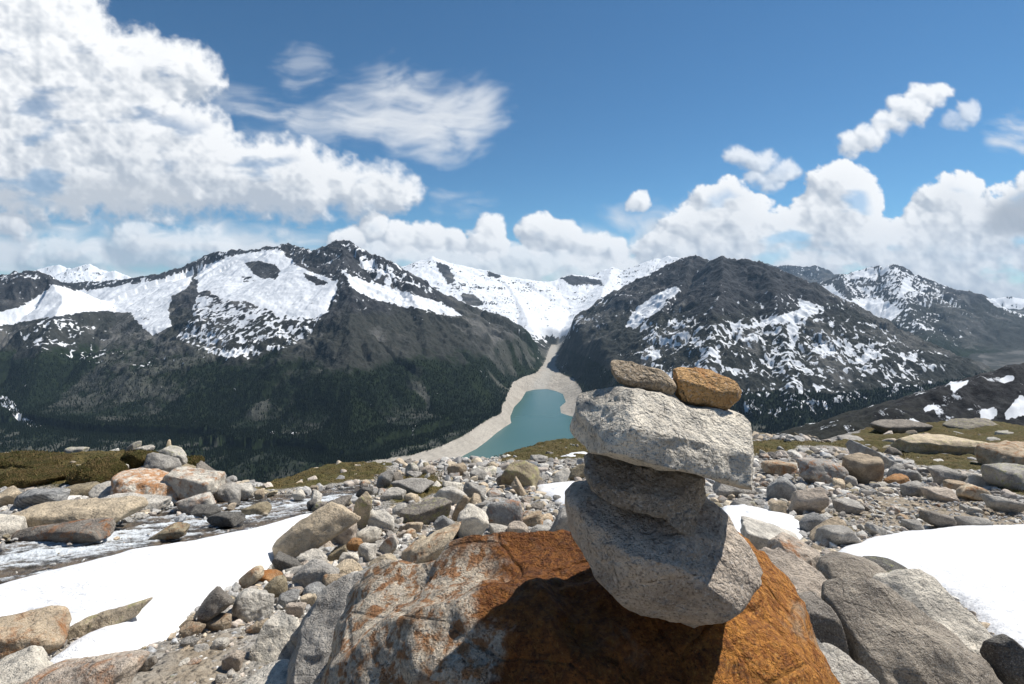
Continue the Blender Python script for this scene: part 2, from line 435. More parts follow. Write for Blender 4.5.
def finish_rock(co, f, size, seed, name='rock', mat=None, amp=1.0, near=False):
    n = fbm3(co * (2.2 / size) + seed * 3.1, 4, seed % 40, .5)
    ctr = co.mean(0); dr = co - ctr; ln = np.linalg.norm(dr, axis=1)[:, None] + 1e-9
    co = co + dr / ln * (n[:, None] * .055 * size * amp)
    n2 = fbm3(co * (7 / size) + seed, 4, (seed + 9) % 40, .6)
    n3_ = -np.abs(fbm3(co * (3.4 / size) + seed * 1.7, 3, (seed + 19) % 40, .5))
    co = co + dr / ln * ((n2[:, None] * .026 + (n3_[:, None] + .22) * .07) * size * amp)
    return co
def rock(u0, v0, u1, v1, col='g', label='', mat='granite', tilt=0, asp=1.0, dep=.8, p=None, seed=None, group=None, cat='rock', name='rock', lift=0, sub=None, ang=None):
    global _seed
    _seed += 1; seed = seed or _seed
    uc = (u0 + u1) / 2; vb = min(v1, 735)
    b = hit(uc, vb)
    W0 = (u1 - u0) / FPX * (b[1] * cp - b[2] * sp)
    D = dep * min(W0, 1.6 * (v1 - v0) / FPX * b[1] + .4 * W0)
    Yc = b[1] + D * .42
    top = at(uc, v0, Yc); W = (u1 - u0) / FPX * (Yc * cp - top[2] * sp)
    gz = float(G0(top[0], Yc))
    zb = min(gz, b[2]) if v1 <= 735 else gz
    H = max(top[2] - zb, .15 * W * 0 + .02)
    zb -= .14 * H + lift * 0; H *= 1.14
    px = max(u1 - u0, v1 - v0)
    sub = sub or (6 if px > 110 else 5 if px > 42 else 4 if px > 16 else 3)
    r = np.random.RandomState(seed)
    co, f = hull(seed, sub, r.randint(7, 13), p or r.choice([11, 16, 24, 36]))
    co = co * [1, dep, asp * .85]
    a = rad(tilt); ca, sa = math.cos(a), math.sin(a)
    z_ = r.uniform(0, 6.28) if asp > .75 else r.uniform(-.3, .3); cz, sz = math.cos(z_), math.sin(z_)
    co = np.stack([co[:, 0] * cz - co[:, 1] * sz, co[:, 0] * sz + co[:, 1] * cz, co[:, 2]], 1)
    co = np.stack([co[:, 0] * ca - co[:, 2] * sa, co[:, 1], co[:, 0] * sa + co[:, 2] * ca], 1)
    mn, mx = co.min(0), co.max(0)
    co = (co - (mn + mx) / 2) / ((mx - mn) / 2) * [W / 2, D / 2, H / 2]
    size = (W * D * H) ** (1 / 3)
    co = finish_rock(co, f, size, seed)
    me = mesh_from(name, co, tris=f, mat=M[mat])
    o = link(name, me); o.location = (top[0], Yc, zb + H / 2)
    c = np.array(COL[col]) * r.uniform(.88, 1.12); o.color = (*c, 1)
    tag(o, label or None, cat, group)
    ROCKS.append((top[0], Yc, max(W, D) / 2))
    return o
_seed = 100; ROCKS = []

def outline_rock(px, Y0, T, planes, sub, label, mat, col, ea=.62, eb=.75, seed=1, amp=1.0, name='stone', cat='stone', lean=0.0, group=None, cut=.93):
    pts = np.array([at(u, v, Y0)[[0, 2]] for u, v in px])
    # area centroid
    x, z = pts.T; x1, z1 = np.roll(x, -1), np.roll(z, -1); cr = x * z1 - x1 * z
    cx = ((x + x1) * cr).sum() / (3 * cr.sum()); cz = ((z + z1) * cr).sum() / (3 * cr.sum())
    dense = np.concatenate([pts[i] + (np.roll(pts, -1, 0)[i] - pts[i]) * np.linspace(0, 1, 60, endpoint=False)[:, None] for i in range(len(pts))])
    th = np.arctan2(dense[:, 1] - cz, dense[:, 0] - cx); rr = np.hypot(dense[:, 0] - cx, dense[:, 1] - cz)
    o_ = np.argsort(th); th, rr = th[o_], rr[o_]
    tt = np.linspace(-math.pi, math.pi, 721); Rt = np.interp(tt, th, rr, period=2 * math.pi)
    k = np.array([1, 2, 3, 2, 1.]) / 9; Rt[:-1] = sum(w * np.roll(Rt[:-1], s) for w, s in zip(k, (-2, -1, 0, 1, 2))); Rt[-1] = Rt[0]
    D, f = ico(sub)
    s = np.hypot(D[:, 0], D[:, 2]); a = np.arctan2(D[:, 2], D[:, 0])
    R = np.interp(a, tt, Rt) * s ** ea
    co = np.stack([R * np.cos(a), T * np.sign(D[:, 1]) * np.abs(D[:, 1]) ** eb, R * np.sin(a)], 1)
    co[:, 1] += lean * co[:, 2]
    size = (rr.mean() * 2 * rr.mean() * 2 * T * 2) ** (1 / 3)
    for n, h in planes:
        n = np.array(n, float); n /= np.linalg.norm(n)
        e = co @ n - h
        co = co - np.where(e > 0, e, 0)[:, None] * n * cut
    co = finish_rock(co, f, size, seed, amp=amp)
    me = mesh_from(name, co, tris=f, mat=M[mat]); o = link(name, me)
    o.location = (cx, Y0, cz); o.color = (*COL[col], 1)
    tag(o, label, cat, group)
    return o
def plane_rock(ctr, planes, sub, p, label, mat, seed, size, name='boulder', cat='boulder', amp=1.0):
    ctr = np.array(ctr, float); D, f = ico(sub); k = 0
    for pt, n in planes:
        n = np.array(n, float); n /= np.linalg.norm(n); h = float((np.array(pt) - ctr) @ n)
        k = k + (np.maximum(D @ n, 0) / h) ** p
    co = D * (k ** (-1 / p))[:, None]
    co = finish_rock(co, f, size, seed, amp=amp)
    me = mesh_from(name, co, tris=f, mat=M[mat]); o = link(name, me); o.location = ctr
    tag(o, label, cat); return o

# --- the stack
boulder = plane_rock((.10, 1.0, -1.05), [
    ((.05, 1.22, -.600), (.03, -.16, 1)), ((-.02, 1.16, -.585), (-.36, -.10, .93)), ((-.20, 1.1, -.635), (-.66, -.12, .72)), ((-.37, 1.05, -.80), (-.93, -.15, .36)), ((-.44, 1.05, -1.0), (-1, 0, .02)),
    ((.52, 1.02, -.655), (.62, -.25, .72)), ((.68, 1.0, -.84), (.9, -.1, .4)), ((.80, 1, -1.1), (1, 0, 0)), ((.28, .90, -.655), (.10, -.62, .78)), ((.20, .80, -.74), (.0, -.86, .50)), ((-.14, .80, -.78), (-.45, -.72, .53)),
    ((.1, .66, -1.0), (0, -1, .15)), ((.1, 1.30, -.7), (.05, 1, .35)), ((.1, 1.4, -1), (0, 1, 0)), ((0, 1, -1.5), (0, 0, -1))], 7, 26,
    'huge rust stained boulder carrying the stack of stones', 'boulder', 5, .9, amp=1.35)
boulder.color = (.5, .45, .4, 1)
outline_rock([(570.5, 503), (575, 499), (595, 496), (625, 497), (653, 501), (700, 505), (716, 508), (732, 518), (745, 533), (750.5, 556), (752, 580), (748, 596), (742, 605), (724, 613), (710, 621.5), (691, 620), (665, 612), (642, 600), (616, 584), (595, 565), (579, 544), (570.5, 519), (568.5, 505)],
             .955, .17, [((.46, -.615, .64), .108), ((-.1, -.5, .86), .122), ((-.25, -.93, -.28), .125), ((-.15, -.55, -.82), .120), ((.80, -.6, -.1), .170), ((.62, -.45, -.64), .128), ((-.8, -.6, 0), .16)], 7, 'large grey speckled stone at the bottom of the stack', 'granite', 'p', ea=.62, eb=.7, seed=11, amp=.7, cut=.80)
outline_rock([(590, 460), (600, 454), (640, 452), (688, 462), (697, 470), (696, 481), (692, 494), (686, 506), (681, 517), (672, 516), (650, 501), (630, 495.5), (605, 490), (592, 482), (588.5, 470)],
             .95, .115, [((-.3, -.95, .15), .085), ((.5, -.85, .2), .085), ((0, -.4, .9), .035)], 6, 'dark grey angular stone wedged second from the bottom of the stack', 'granite', 'n', seed=13, ea=.5, eb=.6, amp=1.25)
outline_rock([(574, 434), (580, 421), (581, 403), (589, 393), (615, 387), (637, 387), (654, 391), (674, 397), (691, 406), (723, 410), (746, 416), (755, 426), (758, 438), (758.5, 462), (760.5, 478), (753, 480), (731, 477.5), (700, 470), (678, 463.5), (648, 461.5), (626, 456), (597, 450), (577, 443)],
             .96, .145, [((.30, -.52, .80), .066), ((-.62, -.30, .72), .125), ((-.22, -.34, -.91), .072), ((0, .5, .85), .085), ((.2, -.95, .2), .105), ((1, -.48, 0), .142), ((-1, -.25, 0), .160)], 7, 'broad pale angular slab lying across the stack', 'granite', 'w', ea=.7, eb=.7, seed=17, amp=.8)
outline_rock([(611, 363), (615, 360), (632, 362.5), (648, 367.6), (661, 370.5), (672, 380), (675.5, 386), (672, 395), (665, 395.5), (652, 391), (632, 388), (617, 382), (611.5, 374)],
             1.0, .034, [((0, -.6, .8), .018)], 5, 'flat tan brown pebble on the left end of the stack top', 'granite', 't', seed=19, ea=.6)
outline_rock([(676, 371), (681, 368.3), (696, 369.5), (713.5, 371.5), (731, 379), (736.5, 388), (735, 398), (722, 408), (713.5, 408.5), (691.6, 402.5), (678, 398), (675.3, 385)],
             1.0, .042, [((0, -.6, .8), .024), ((-.3, -.9, .1), .034)], 5, 'blocky orange pebble on the right of the stack top', 'granite_rust', 'y', seed=23, ea=.55)

# --- rocks around (left, top, right, bottom in the photograph, then look)
R_ = rock
for a in [
    # front left
    (-24, 621, 63, 668, 't', 'rounded tan boulder with rust streaks at the left beside the snow', 'granite_rust', 0, .7, .9),
    (-20, 660, 50, 705, 'w', 'pale block in the bottom left corner under the tan boulder', 'granite', 0, .7, .9),
    (56, 601, 149, 640, 'c', 'long flat tan slab poking out of the left snow', 'granite_lichen', 17, .16, .35),
    (28, 655, 140, 712, 'p', 'wide flat brownish slab at the bottom edge below the left snow', 'granite_rust', 8, .3, .7),
    (126, 656, 157, 676, 'm', 'narrow dark flat stone lying on the sandy soil', 'granite', 18, .3, .4),
    (28, 576, 40, 584, 'r', 'small rusty stone on the upper edge of the left snow', 'rusty', 0, .7, .8),
    (196, 589, 234, 629, 'm', 'dark grey stone at the edge of the left snow against a pale one', 'granite', 30, .7, .8),
    (226, 586, 276, 622, 'l', 'pale blocky stone beside the left snow above small rubble', 'granite', 0, .8, .8),
    (237, 567, 262, 588, 'c', 'rust rimmed split stone at the snow tip', 'granite_rust', 30, .5, .7),
    (256, 569, 281, 583, 'r', 'short split rusty stone just right of the rust rimmed one', 'granite_rust', -30, .5, .7),
    (263, 578, 286, 600, 'o', 'small square brown block below the split rusty stones', 'granite', 0, .9, .8),
    (272, 553, 303, 575, 'd', 'blackish stone under the left end of the pinkish slab', 'granite', -30, .5, .7),
    (294, 562, 338, 590, 'g', 'grey wedge stone in the left rubble below the pinkish slab', 'granite', 12, .6, .8),
    (281, 566, 304, 578, 'g', 'small grey stone left of the grey wedge stone', 'granite', 0, .7, .8),
    (303, 585, 332, 602, 'b', 'dark blue grey rounded stone beside a small cream one', 'granite', -5, .6, .8),
    (299, 593, 318, 608, 'c', 'small cream stone in front of the dark blue grey one', 'granite', 0, .8, .8),
    (322, 573, 351, 597, 't', 'round pale stone with a rusty ring in the left rubble', 'granite_rust', 0, .8, .8),
    (276, 592, 298, 609, 'b', 'small triangular grey stone below the square brown block', 'granite', 0, .8, .8),
    (288, 587, 306, 599, 'p', 'small pinkish stone between the triangular and the blue grey stones', 'granite', 0, .8, .8),
    (287, 602, 306, 618, 'p', 'small brown grey stone above the upright banded stone', 'granite', 0, .8, .8),
    (294, 592, 352, 664, 'g', 'rounded grey boulder half hidden behind a bigger grey one', 'granite', 60, .8, .8),
    (234, 672, 330, 705, 'l', 'low pale slab along the bottom edge in front of the upright banded stone', 'granite', 3, .3, .7),
    (318, 650, 352, 715, 'c', 'rust marked stone at the bottom touching the foot of the huge boulder', 'granite_rust', 70, .6, .8),
    (179, 613, 199, 629, 'c', 'thin tan slab leaning at the lower edge of the left snow', 'granite', 38, .25, .6),
    (181, 624, 203, 637, 't', 'small rust streaked stone at the lower snow edge', 'granite_rust', 0, .7, .8),
    (181, 638, 198, 650, 'g', 'small grey stone on soil near the snow edge', 'granite', 0, .8, .8),
    (206, 616, 232, 631, 't', 'tan flat stone under the dark grey stone at the snow', 'granite_rust', 10, .5, .8),
    (212, 639, 228, 651, 'l', 'pale pebble lying alone on the sandy soil', 'granite', 0, .8, .8),
    (245, 621, 266, 635, 't', 'tan flake beside the top of the upright banded stone', 'granite_rust', 20, .4, .8),
    (224, 650, 245, 672, 'p', 'flat sandy coloured stone sunk in the soil', 'granite', 10, .4, .8),
    # middle left rubble
    (277, 505, 360, 562, 'c', 'large smooth pinkish slab sloping up from the left snow', 'granite', 33, .42, .5),
    (327, 522, 357, 548, 'p', 'square grey tan block leaning on the pinkish slab', 'granite', 0, .8, .8),
    (351, 492, 372, 532, 'c', 'upright cream slab with yellow lichen at the stream bank', 'granite_lichen', 75, .45, .5),
    (365, 512, 396, 532, 'l', 'pale angular stone right of the lichen slab', 'granite', 0, .7, .8),
    (345, 539, 364, 553, 'r', 'small orange tan stone in the middle of the left rubble', 'granite_rust', 0, .7, .8),
    (329, 545, 349, 563, 'o', 'small brown grey stone with a dark hollow next to the orange tan one', 'granite', 20, .6, .8),
    (340, 552, 359, 567, 'w', 'small whitish stone below the orange tan one', 'granite', 0, .7, .8),
    (352, 526, 381, 546, 'w', 'whitish stone with deep shadow below the lichen slab', 'granite', 20, .6, .8),
    (379, 533, 398, 556, 'l', 'pale stone with a tan face left of the big tan slab', 'granite_rust', 50, .7, .8),
    (402, 521, 424, 536, 'c', 'flat rust topped stone right of a pale angular one', 'granite_rust', 5, .4, .8),
    (400, 527, 460, 566, 'c', 'big tan slab right behind the huge boulder top', 'granite_rust', 18, .5, .8),
    (360, 566, 389, 588, 't', 'brown rounded stone beside the left shoulder of the huge boulder', 'granite_rust', 0, .8, .8),
    (357, 545, 376, 562, 'l', 'pale cracked stone in the left rubble left of the tan face stone', 'granite', 0, .8, .8),
    (369, 556, 401, 578, 'c', 'cream stone wedged against the left shoulder of the huge boulder', 'granite', 12, .6, .8),
    (331, 562, 363, 579, 'c', 'flat cream stone above the rusty ringed one', 'granite', 5, .5, .8),
    (299, 552, 328, 569, 'l', 'pale stone at the foot of the pinkish slab', 'granite', 0, .6, .8),
    (400, 501, 452, 525, 'm', 'long mottled grey rock in the middle rubble', 'granite_lichen', 5, .5, .7),
    (449, 494, 470, 526, 't', 'tan upright stone leaning right in the middle rubble', 'granite', 62, .45, .6),
    (432, 486, 467, 507, 'l', 'pale topped wedge with a black shaded side in the middle rubble', 'granite', -6, .5, .7),
    (455, 506, 489, 541, 'w', 'round pale grey stone above the huge boulder top', 'granite', 60, .85, .8),
    (433, 515, 459, 541, 'b', 'blue grey pointed stone left of the round pale grey one', 'granite', -50, .7, .8),
    (392, 505, 407, 517, 'l', 'small pale stone left of the long mottled rock', 'granite', 20, .6, .8),
    (404, 494, 419, 505, 'c', 'small cream stone above the long mottled rock', 'granite', 0, .7, .8),
    (380, 489, 405, 503, 'l', 'pale block near the stream head with dark gap below', 'granite', 0, .6, .8),
    (375, 470, 394, 490, 'g', 'grey upright stone near the grassy strip left of centre', 'granite', 70, .8, .8),
    (385, 471, 406, 487, 'm', 'dark grey stone beside the grey upright one by the grass strip', 'granite', 0, .7, .8),
    (404, 462, 419, 477, 'l', 'yellow lichen covered stone on the rim left of the lake', 'granite_lichen', 0, .8, .8),
    (392, 479, 434, 496, 'g', 'wide low grey stone below the yellow lichen stone', 'granite', 0, .5, .8),
    (447, 463, 466, 477, 't', 'tan stone with a dark left face on the rim near the lake', 'granite', 20, .7, .8),
    (440, 482, 463, 491, 'w', 'flat white stone on the rim rubble left of centre', 'granite', 0, .4, .7),
    (356, 486, 373, 499, 'd', 'dark wet stone at the head of the stream', 'granite', 10, .6, .8),
    (502, 461, 540, 492, 'o', 'large grey olive boulder with a pale right side on the rim', 'granite_lichen', -22, .7, .8),
    (487, 499, 523, 532, 'b', 'dark blue grey block with a rusty foot behind the huge boulder', 'granite_rust', -8, .7, .8),
    (463, 482, 486, 502, 'g', 'grey block with a brown right face in the middle rubble', 'granite', -10, .7, .8),
    (511, 478, 527, 496, 't', 'tan leaning stone under the large olive boulder', 'granite', -50, .5, .7),
    (496, 473, 514, 488, 'm', 'dark grey flat stone left of the large olive boulder foot', 'granite', -10, .6, .8),
    (553, 469, 570, 486, 'l', 'light rounded boulder above the small left snow patch', 'granite', 0, .9, .8),
    (568, 464, 592, 482, 'o', 'brown angular rock above the small left snow patch', 'granite', 35, .5, .8),
    (549, 509, 574, 540, 'g', 'grey rock directly behind the bottom stone of the stack', 'granite', 55, .7, .8),
    (520, 512, 543, 532, 't', 'tan rust marked stone behind the huge boulder top', 'granite_rust', 10, .6, .8),
    (528, 526, 552, 538, 'g', 'flat grey stone lying behind the huge boulder top', 'granite', 0, .4, .8),
    (489, 526, 508, 537, 'l', 'flat light stone just behind the crest of the huge boulder', 'granite', 0, .4, .8),
    (507, 523, 529, 538, 'p', 'jagged pale stone between two flat stones behind the huge boulder', 'granite', 10, .6, .8),
    (486, 463, 498, 473, 'c', 'small cream stone on the rim between the lake and the olive boulder', 'granite', 0, .8, .8),
    (574, 482, 594, 495, 'c', 'tan stone half sunk in the small left snow patch', 'granite', 0, .6, .8),
    (553, 495, 562, 502, 'g', 'tiny grey stone sitting on the small left snow patch', 'granite', 0, .7, .8),
    (423, 498, 436, 507, 'p', 'small pinkish grey stone above the right end of the mottled rock', 'granite', 0, .7, .8),
    (470, 470, 488, 481, 'g', 'grey flat stone on the rim below the lake corner', 'granite', 0, .5, .8),
    (530, 456, 548, 464, 'g', 'low grey rock on the grassy rim above the olive boulder', 'granite', 0, .5, .8),
    (420, 466, 436, 476, 'p', 'pinkish grey stone on the rim right of the yellow lichen stone', 'granite', 0, .6, .8),
    # right rubble
    (764, 461, 794, 477, 't', 'rusty tan stone under the grass bank right of the stack', 'granite_rust', -5, .6, .8),
    (786, 462, 799, 474, 'w', 'small white stone between the rusty tan stone and the large grey boulder', 'granite', 0, .8, .8),
    (796, 458, 846, 485, 'g', 'large flat grey boulder with a rust stain right of the stack', 'granite_rust', -12, .5, .7),
    (769, 478, 795, 503, 'b', 'blue grey angular stone in the right rubble', 'granite', 30, .8, .8),
    (794, 486, 829, 516, 'p', 'pinkish grey angular block in the right rubble', 'granite', 18, .7, .8),
    (792, 484, 808, 497, 'l', 'small light stone behind the pinkish grey block', 'granite', 0, .8, .8),
    (768, 500, 787, 517, 'c', 'cream block touching the small snow patch right of the stack', 'granite', 0, .9, .8),
    (711, 477, 754, 498, 'g', 'layered grey slab in the right rubble beside the stack', 'granite', -12, .45, .7),
    (833, 479, 847, 490, 'c', 'small cream stone with rust below the large flat grey boulder', 'granite_rust', 0, .8, .8),
    (845, 476, 858, 487, 'l', 'small pale pointed stone left of the tan block', 'granite', 0, .8, .8),
    (848, 456, 885, 485, 't', 'tan square block in front of the pale pyramid shaped boulder', 'granite', 0, .9, .8),
    (852, 441, 898, 474, 'b', 'pale blue grey pyramid shaped boulder right of the stack', 'granite', -25, .6, .8),
    (835, 501, 863, 515, 'g', 'grey oblong stone right of the pinkish grey block', 'granite', -5, .5, .8),
    (822, 526, 862, 547, 'g', 'rounded grey stone at the left tip of the right snow', 'granite', 3, .6, .8),
    (809, 520, 846, 543, 't', 'flat tan stone behind the rounded grey stone at the snow tip', 'granite', 12, .4, .8),
    (802, 514, 823, 534, 'b', 'grey jagged stone between the two snow patches', 'granite', 20, .7, .8),
    (890, 465, 905, 478, 'g', 'small round grey stone right of the tan block', 'granite', 0, .8, .8),
    (899, 469, 922, 483, 'b', 'blue grey rounded stone below the turf at the right', 'granite', 0, .6, .8),
    (932, 469, 963, 487, 'g', 'grey domed stone below the turf at the right', 'granite', 0, .6, .8),
    (960, 472, 1001, 489, 'l', 'long light domed rock below the turf at the right', 'granite', -3, .5, .8),
    (903, 482, 928, 497, 'g', 'grey oval stone standing alone on the right gravel', 'granite', 0, .6, .8),
    (928, 489, 953, 502, 'p', 'flat pinkish stone on the right gravel', 'granite', 0, .5, .8),
    (945, 481, 969, 495, 't', 'brown rounded stone with dark side left of the cream rusty one', 'granite_rust', -5, .6, .8),
    (959, 485, 988, 502, 'c', 'cream stone with a rust spot on the right gravel', 'granite_rust', -12, .6, .8),
    (988, 495, 1019, 515, 'g', 'grey wedge stone alone on the gravel near the right edge', 'granite', -22, .5, .8),
    (921, 510, 952, 531, 'm', 'dark wedge stone at the upper edge of the right snow', 'granite', -28, .5, .8),
    (887, 475, 909, 488, 'r', 'small rusty stone below the round grey one at the right', 'granite_rust', 0, .6, .8),
    (987, 444, 1044, 471, 't', 'tan layered outcrop block at the right edge', 'granite_rust', 12, .6, .8),
    (986, 465, 1046, 494, 'g', 'grey layered outcrop slab below the tan one at the right edge', 'granite_lichen', 0, .5, .8),
    (899, 436, 977, 457, 'c', 'long flat slab covered in yellow lichen on the right turf', 'granite_lichen', -3, .3, .6),
    (884, 438, 899, 448, 'p', 'small pale rock behind the pyramid shaped boulder', 'granite', 0, .6, .8),
    (885, 446, 901, 457, 'm', 'small dark rock at the right foot of the pyramid shaped boulder', 'granite', -15, .6, .8),
    (864, 522, 886, 537, 'g', 'grey slanted stone at the left end of the right snow edge', 'granite', -25, .5, .8),
    (905, 521, 924, 533, 'g', 'grey stone at the right snow edge left of the dark wedge', 'granite', 0, .6, .8),
    (962, 518, 988, 531, 'g', 'grey flat stone at the right snow edge right of the dark wedge', 'granite', 0, .5, .8),
    (942, 516, 962, 527, 'g', 'slanted grey flake right of the dark wedge stone', 'granite', -20, .4, .8),
    (868, 421, 924, 434, 'm', 'low dark outcrop on the far grassy rim at the right', 'granite', 3, .3, .8),
    (950, 420, 1000, 435, 'm', 'low brown outcrop on the far rim near the right edge', 'granite_lichen', 0, .35, .8),
    (1000, 431, 1024, 441, 'l', 'lichen dotted flat stone on the turf at the right edge', 'granite_lichen', 0, .4, .8),
    (840, 437, 866, 446, 'g', 'low grey stone on the grassy rim above the tan block', 'granite', 0, .4, .8),
    (731, 500, 752, 510, 'g', 'grey stone at the upper edge of the snow beside the stack', 'granite', 0, .5, .8),
    # front right
    (738, 523, 806, 560, 'l', 'flat pale blue slab behind the bottom stone of the stack', 'granite', -14, .3, .7),
    (771, 540, 823, 580, 'p', 'grey rock with a rusty crest at the right of the stack', 'granite_rust', -20, .6, .8),
    (820, 632, 846, 656, 't', 'small brown stone in the gap below the dark square block', 'granite_rust', 0, .7, .8),
    (858, 560, 931, 604, 'd', 'dark rock with an olive crest against the right snow', 'granite_lichen', -22, .5, .7),
    (996, 640, 1050, 715, 'd', 'dark shaded rock in the bottom right corner', 'granite', -30, .6, .7),
    # left knoll and stream
    (-8, 489, 20, 510, 'c', 'cream stone at the left edge under the turf', 'granite', 12, .5, .8),
    (17, 488, 63, 511, 'b', 'layered grey slab under the left turf', 'granite_band', 4, .45, .7),
    (-24, 511, 20, 540, 'w', 'pale greenish boulder at the left edge above the stream', 'granite', -12, .6, .8),
    (12, 503, 136, 531, 'c', 'long cream bedrock slab along the stream at the left', 'granite', 6, .18, .5),
    (8, 522, 112, 543, 'm', 'dark wet bedrock at the stream edge under the cream slab', 'granite_rust', 6, .2, .5),
    (90, 484, 147, 503, 'l', 'pale domed slab in the middle of the left knoll', 'granite', -6, .35, .7),
    (115, 474, 182, 504, 'w', 'white slab with orange rust patches on the left knoll', 'rusty', -10, .4, .7),
    (95, 496, 167, 512, 'l', 'thin flat pale slab beside the stream below the domed one', 'granite', 0, .2, .5),
    (66, 447, 87, 458, 'l', 'pale stone on top of the left knoll turf', 'granite_lichen', 0, .5, .8),
    (145, 453, 178, 480, 'g', 'big dark sided boulder on top of the left knoll', 'granite', -20, .7, .8),
    (152, 438, 172, 455, 'c', 'tilted pale slab at the very top of the left knoll', 'granite_lichen', 32, .3, .7),
    (122, 441, 139, 455, 'g', 'small tilted slab left of the knoll top', 'granite_lichen', 32, .4, .7),
    (154, 447, 184, 460, 'l', 'flat grey slab resting across the knoll top', 'granite_lichen', -4, .3, .8),
    (136, 445, 154, 456, 'l', 'low pale slab between the two tilted ones on the knoll', 'granite', 4, .35, .8),
    (168, 453, 186, 470, 'l', 'pale cracked block at the right of the knoll top', 'granite', 10, .7, .8),
    (119, 464, 128, 478, 'l', 'small white upright stone beside the turf hump', 'granite', 75, .6, .8),
    (132, 466, 149, 478, 'w', 'small white flat stone at the foot of the dark sided boulder', 'granite', 15, .4, .8),
    (196, 463, 224, 487, 'm', 'dark tilted slab on the right shoulder of the knoll', 'granite', -38, .4, .7),
    (162, 472, 218, 503, 'w', 'broken white rock with orange stains at the stream bank', 'granite_rust', -14, .5, .7),
    (214, 484, 242, 501, 'g', 'grey rounded rock at the stream bank right of the stained one', 'granite', -10, .6, .8),
    (232, 484, 254, 499, 'l', 'pale rock with a dark cleft at the end of the knoll', 'granite', 0, .7, .8),
    (176, 466, 200, 480, 'o', 'brown rock shelf below the right of the knoll top', 'granite', -10, .6, .8),
    (178, 494, 212, 512, 'l', 'low pale rock at the foot of the white stained ones', 'granite_rust', 6, .35, .7),
    (60, 486, 92, 500, 'o', 'dull brown flat rock under the turf hump', 'granite', 0, .5, .8),
    (206, 513, 242, 526, 'd', 'black rounded rock lying in the stream', 'granite', 3, .4, .7),
    (188, 506, 221, 516, 'd', 'low dark rock in the upper stream', 'granite', 0, .3, .7),
    (242, 503, 270, 514, 'o', 'brown low rock in the middle of the stream', 'granite', 0, .4, .7),
    (306, 500, 318, 510, 'd', 'small black rock in the stream near its head', 'granite', 0, .7, .8),
    (292, 490, 305, 500, 'w', 'small white rounded rock at the far stream bank', 'granite', 0, .7, .8),
    (254, 490, 264, 499, 't', 'small tan rock at the stream bank beside the grass', 'granite', 0, .8, .8),
    (228, 500, 240, 507, 'd', 'tiny dark rock in the far stream', 'granite', 0, .6, .8),
    (150, 526, 190, 540, 'o', 'brown low rock washed by white water', 'granite_rust', 6, .25, .6),
    (326, 498, 350, 512, 'm', 'dark rock where the stream meets the pinkish slab', 'granite', 5, .5, .8),
]:
    rock(a[0], a[1], a[2], a[3], a[4], a[5], a[6], tilt=a[7], asp=a[8], dep=a[9])

OR = lambda px, Y0, T, pl, sub, lab, mat, col, seed, **k: outline_rock(px, Y0, T, pl, sub, lab, mat, col, seed=seed, name='rock', cat='rock', **k)
OR([(844, 612), (847, 601), (853, 597), (864, 596), (880, 595), (896, 598), (912, 604), (930, 615), (950, 629), (966, 643), (979, 657), (988, 672), (996, 702), (990, 740), (920, 765), (856, 745), (846, 700), (844, 650)],
   1.72, .27, [((-.12, -.66, .74), .13), ((.45, -.35, .82), .17), ((-.8, -.5, .2), .2)], 6, 'very large dark mottled boulder at the bottom right', 'granite', 'n', 31, amp=1.2)
OR([(905, 599), (925, 592), (945, 586), (960, 589), (970, 600), (980, 618), (991, 636), (1001, 655), (1009, 670), (1016, 686), (1018, 710), (1000, 735), (940, 735), (900, 700), (896, 640)],
   2.05, .30, [((.10, -.50, .86), .17), ((.6, -.4, .6), .22), ((-.5, -.5, .7), .2)], 6, 'large pale tan boulder between the mottled boulder and the snow', 'granite', 'w', 32, amp=1.2)
OR([(826, 577), (832, 568), (842, 564.5), (860, 564.5), (880, 569), (893, 577), (903, 592), (906, 606), (890, 618), (850, 614), (835, 602), (828, 588)],
   2.7, .22, [((-.1, -.45, .88), .12), ((.4, -.7, .5), .15)], 5, 'smooth dark grey boulder behind the mottled one', 'granite', 'n', 33, amp=.9)
OR([(761, 575), (763, 562), (775, 555), (795, 559), (812, 567), (825, 578), (835, 590), (843, 605), (848, 620), (848, 650), (838, 660), (826, 640), (812, 622), (797, 610), (780, 602), (766, 592)],
   2.2, .20, [((.1, -.35, .93), .085), ((-.3, -.9, -.1), .10)], 6, 'long weathered grey brown boulder slanting down right of the stack', 'granite', 'p', 34, amp=1.3)
OR([(299, 645), (305, 622), (316, 604), (332, 592), (350, 586), (372, 583), (388, 586), (392, 600), (372, 625), (358, 655), (350, 700), (330, 712), (310, 700), (301, 672)],
   1.95, .24, [((-.15, -.58, .80), .13), ((-.8, -.4, .3), .16)], 6, 'big rounded grey boulder directly left of the rust stained boulder', 'granite', 'g', 35, amp=1.1)
OR([(264, 622), (270, 619), (290, 620), (296, 632), (302, 650), (301, 663), (296, 674), (285, 680), (262, 680), (252, 674), (249.5, 662), (256, 643)],
   2.25, .11, [((.05, -.75, .66), .065), ((.1, -.1, .99), .115), ((-.2, -.8, -.5), .09)], 6, 'upright pale stone with grey bands standing on the soil', 'granite_band', 'w', 36, amp=1.0)

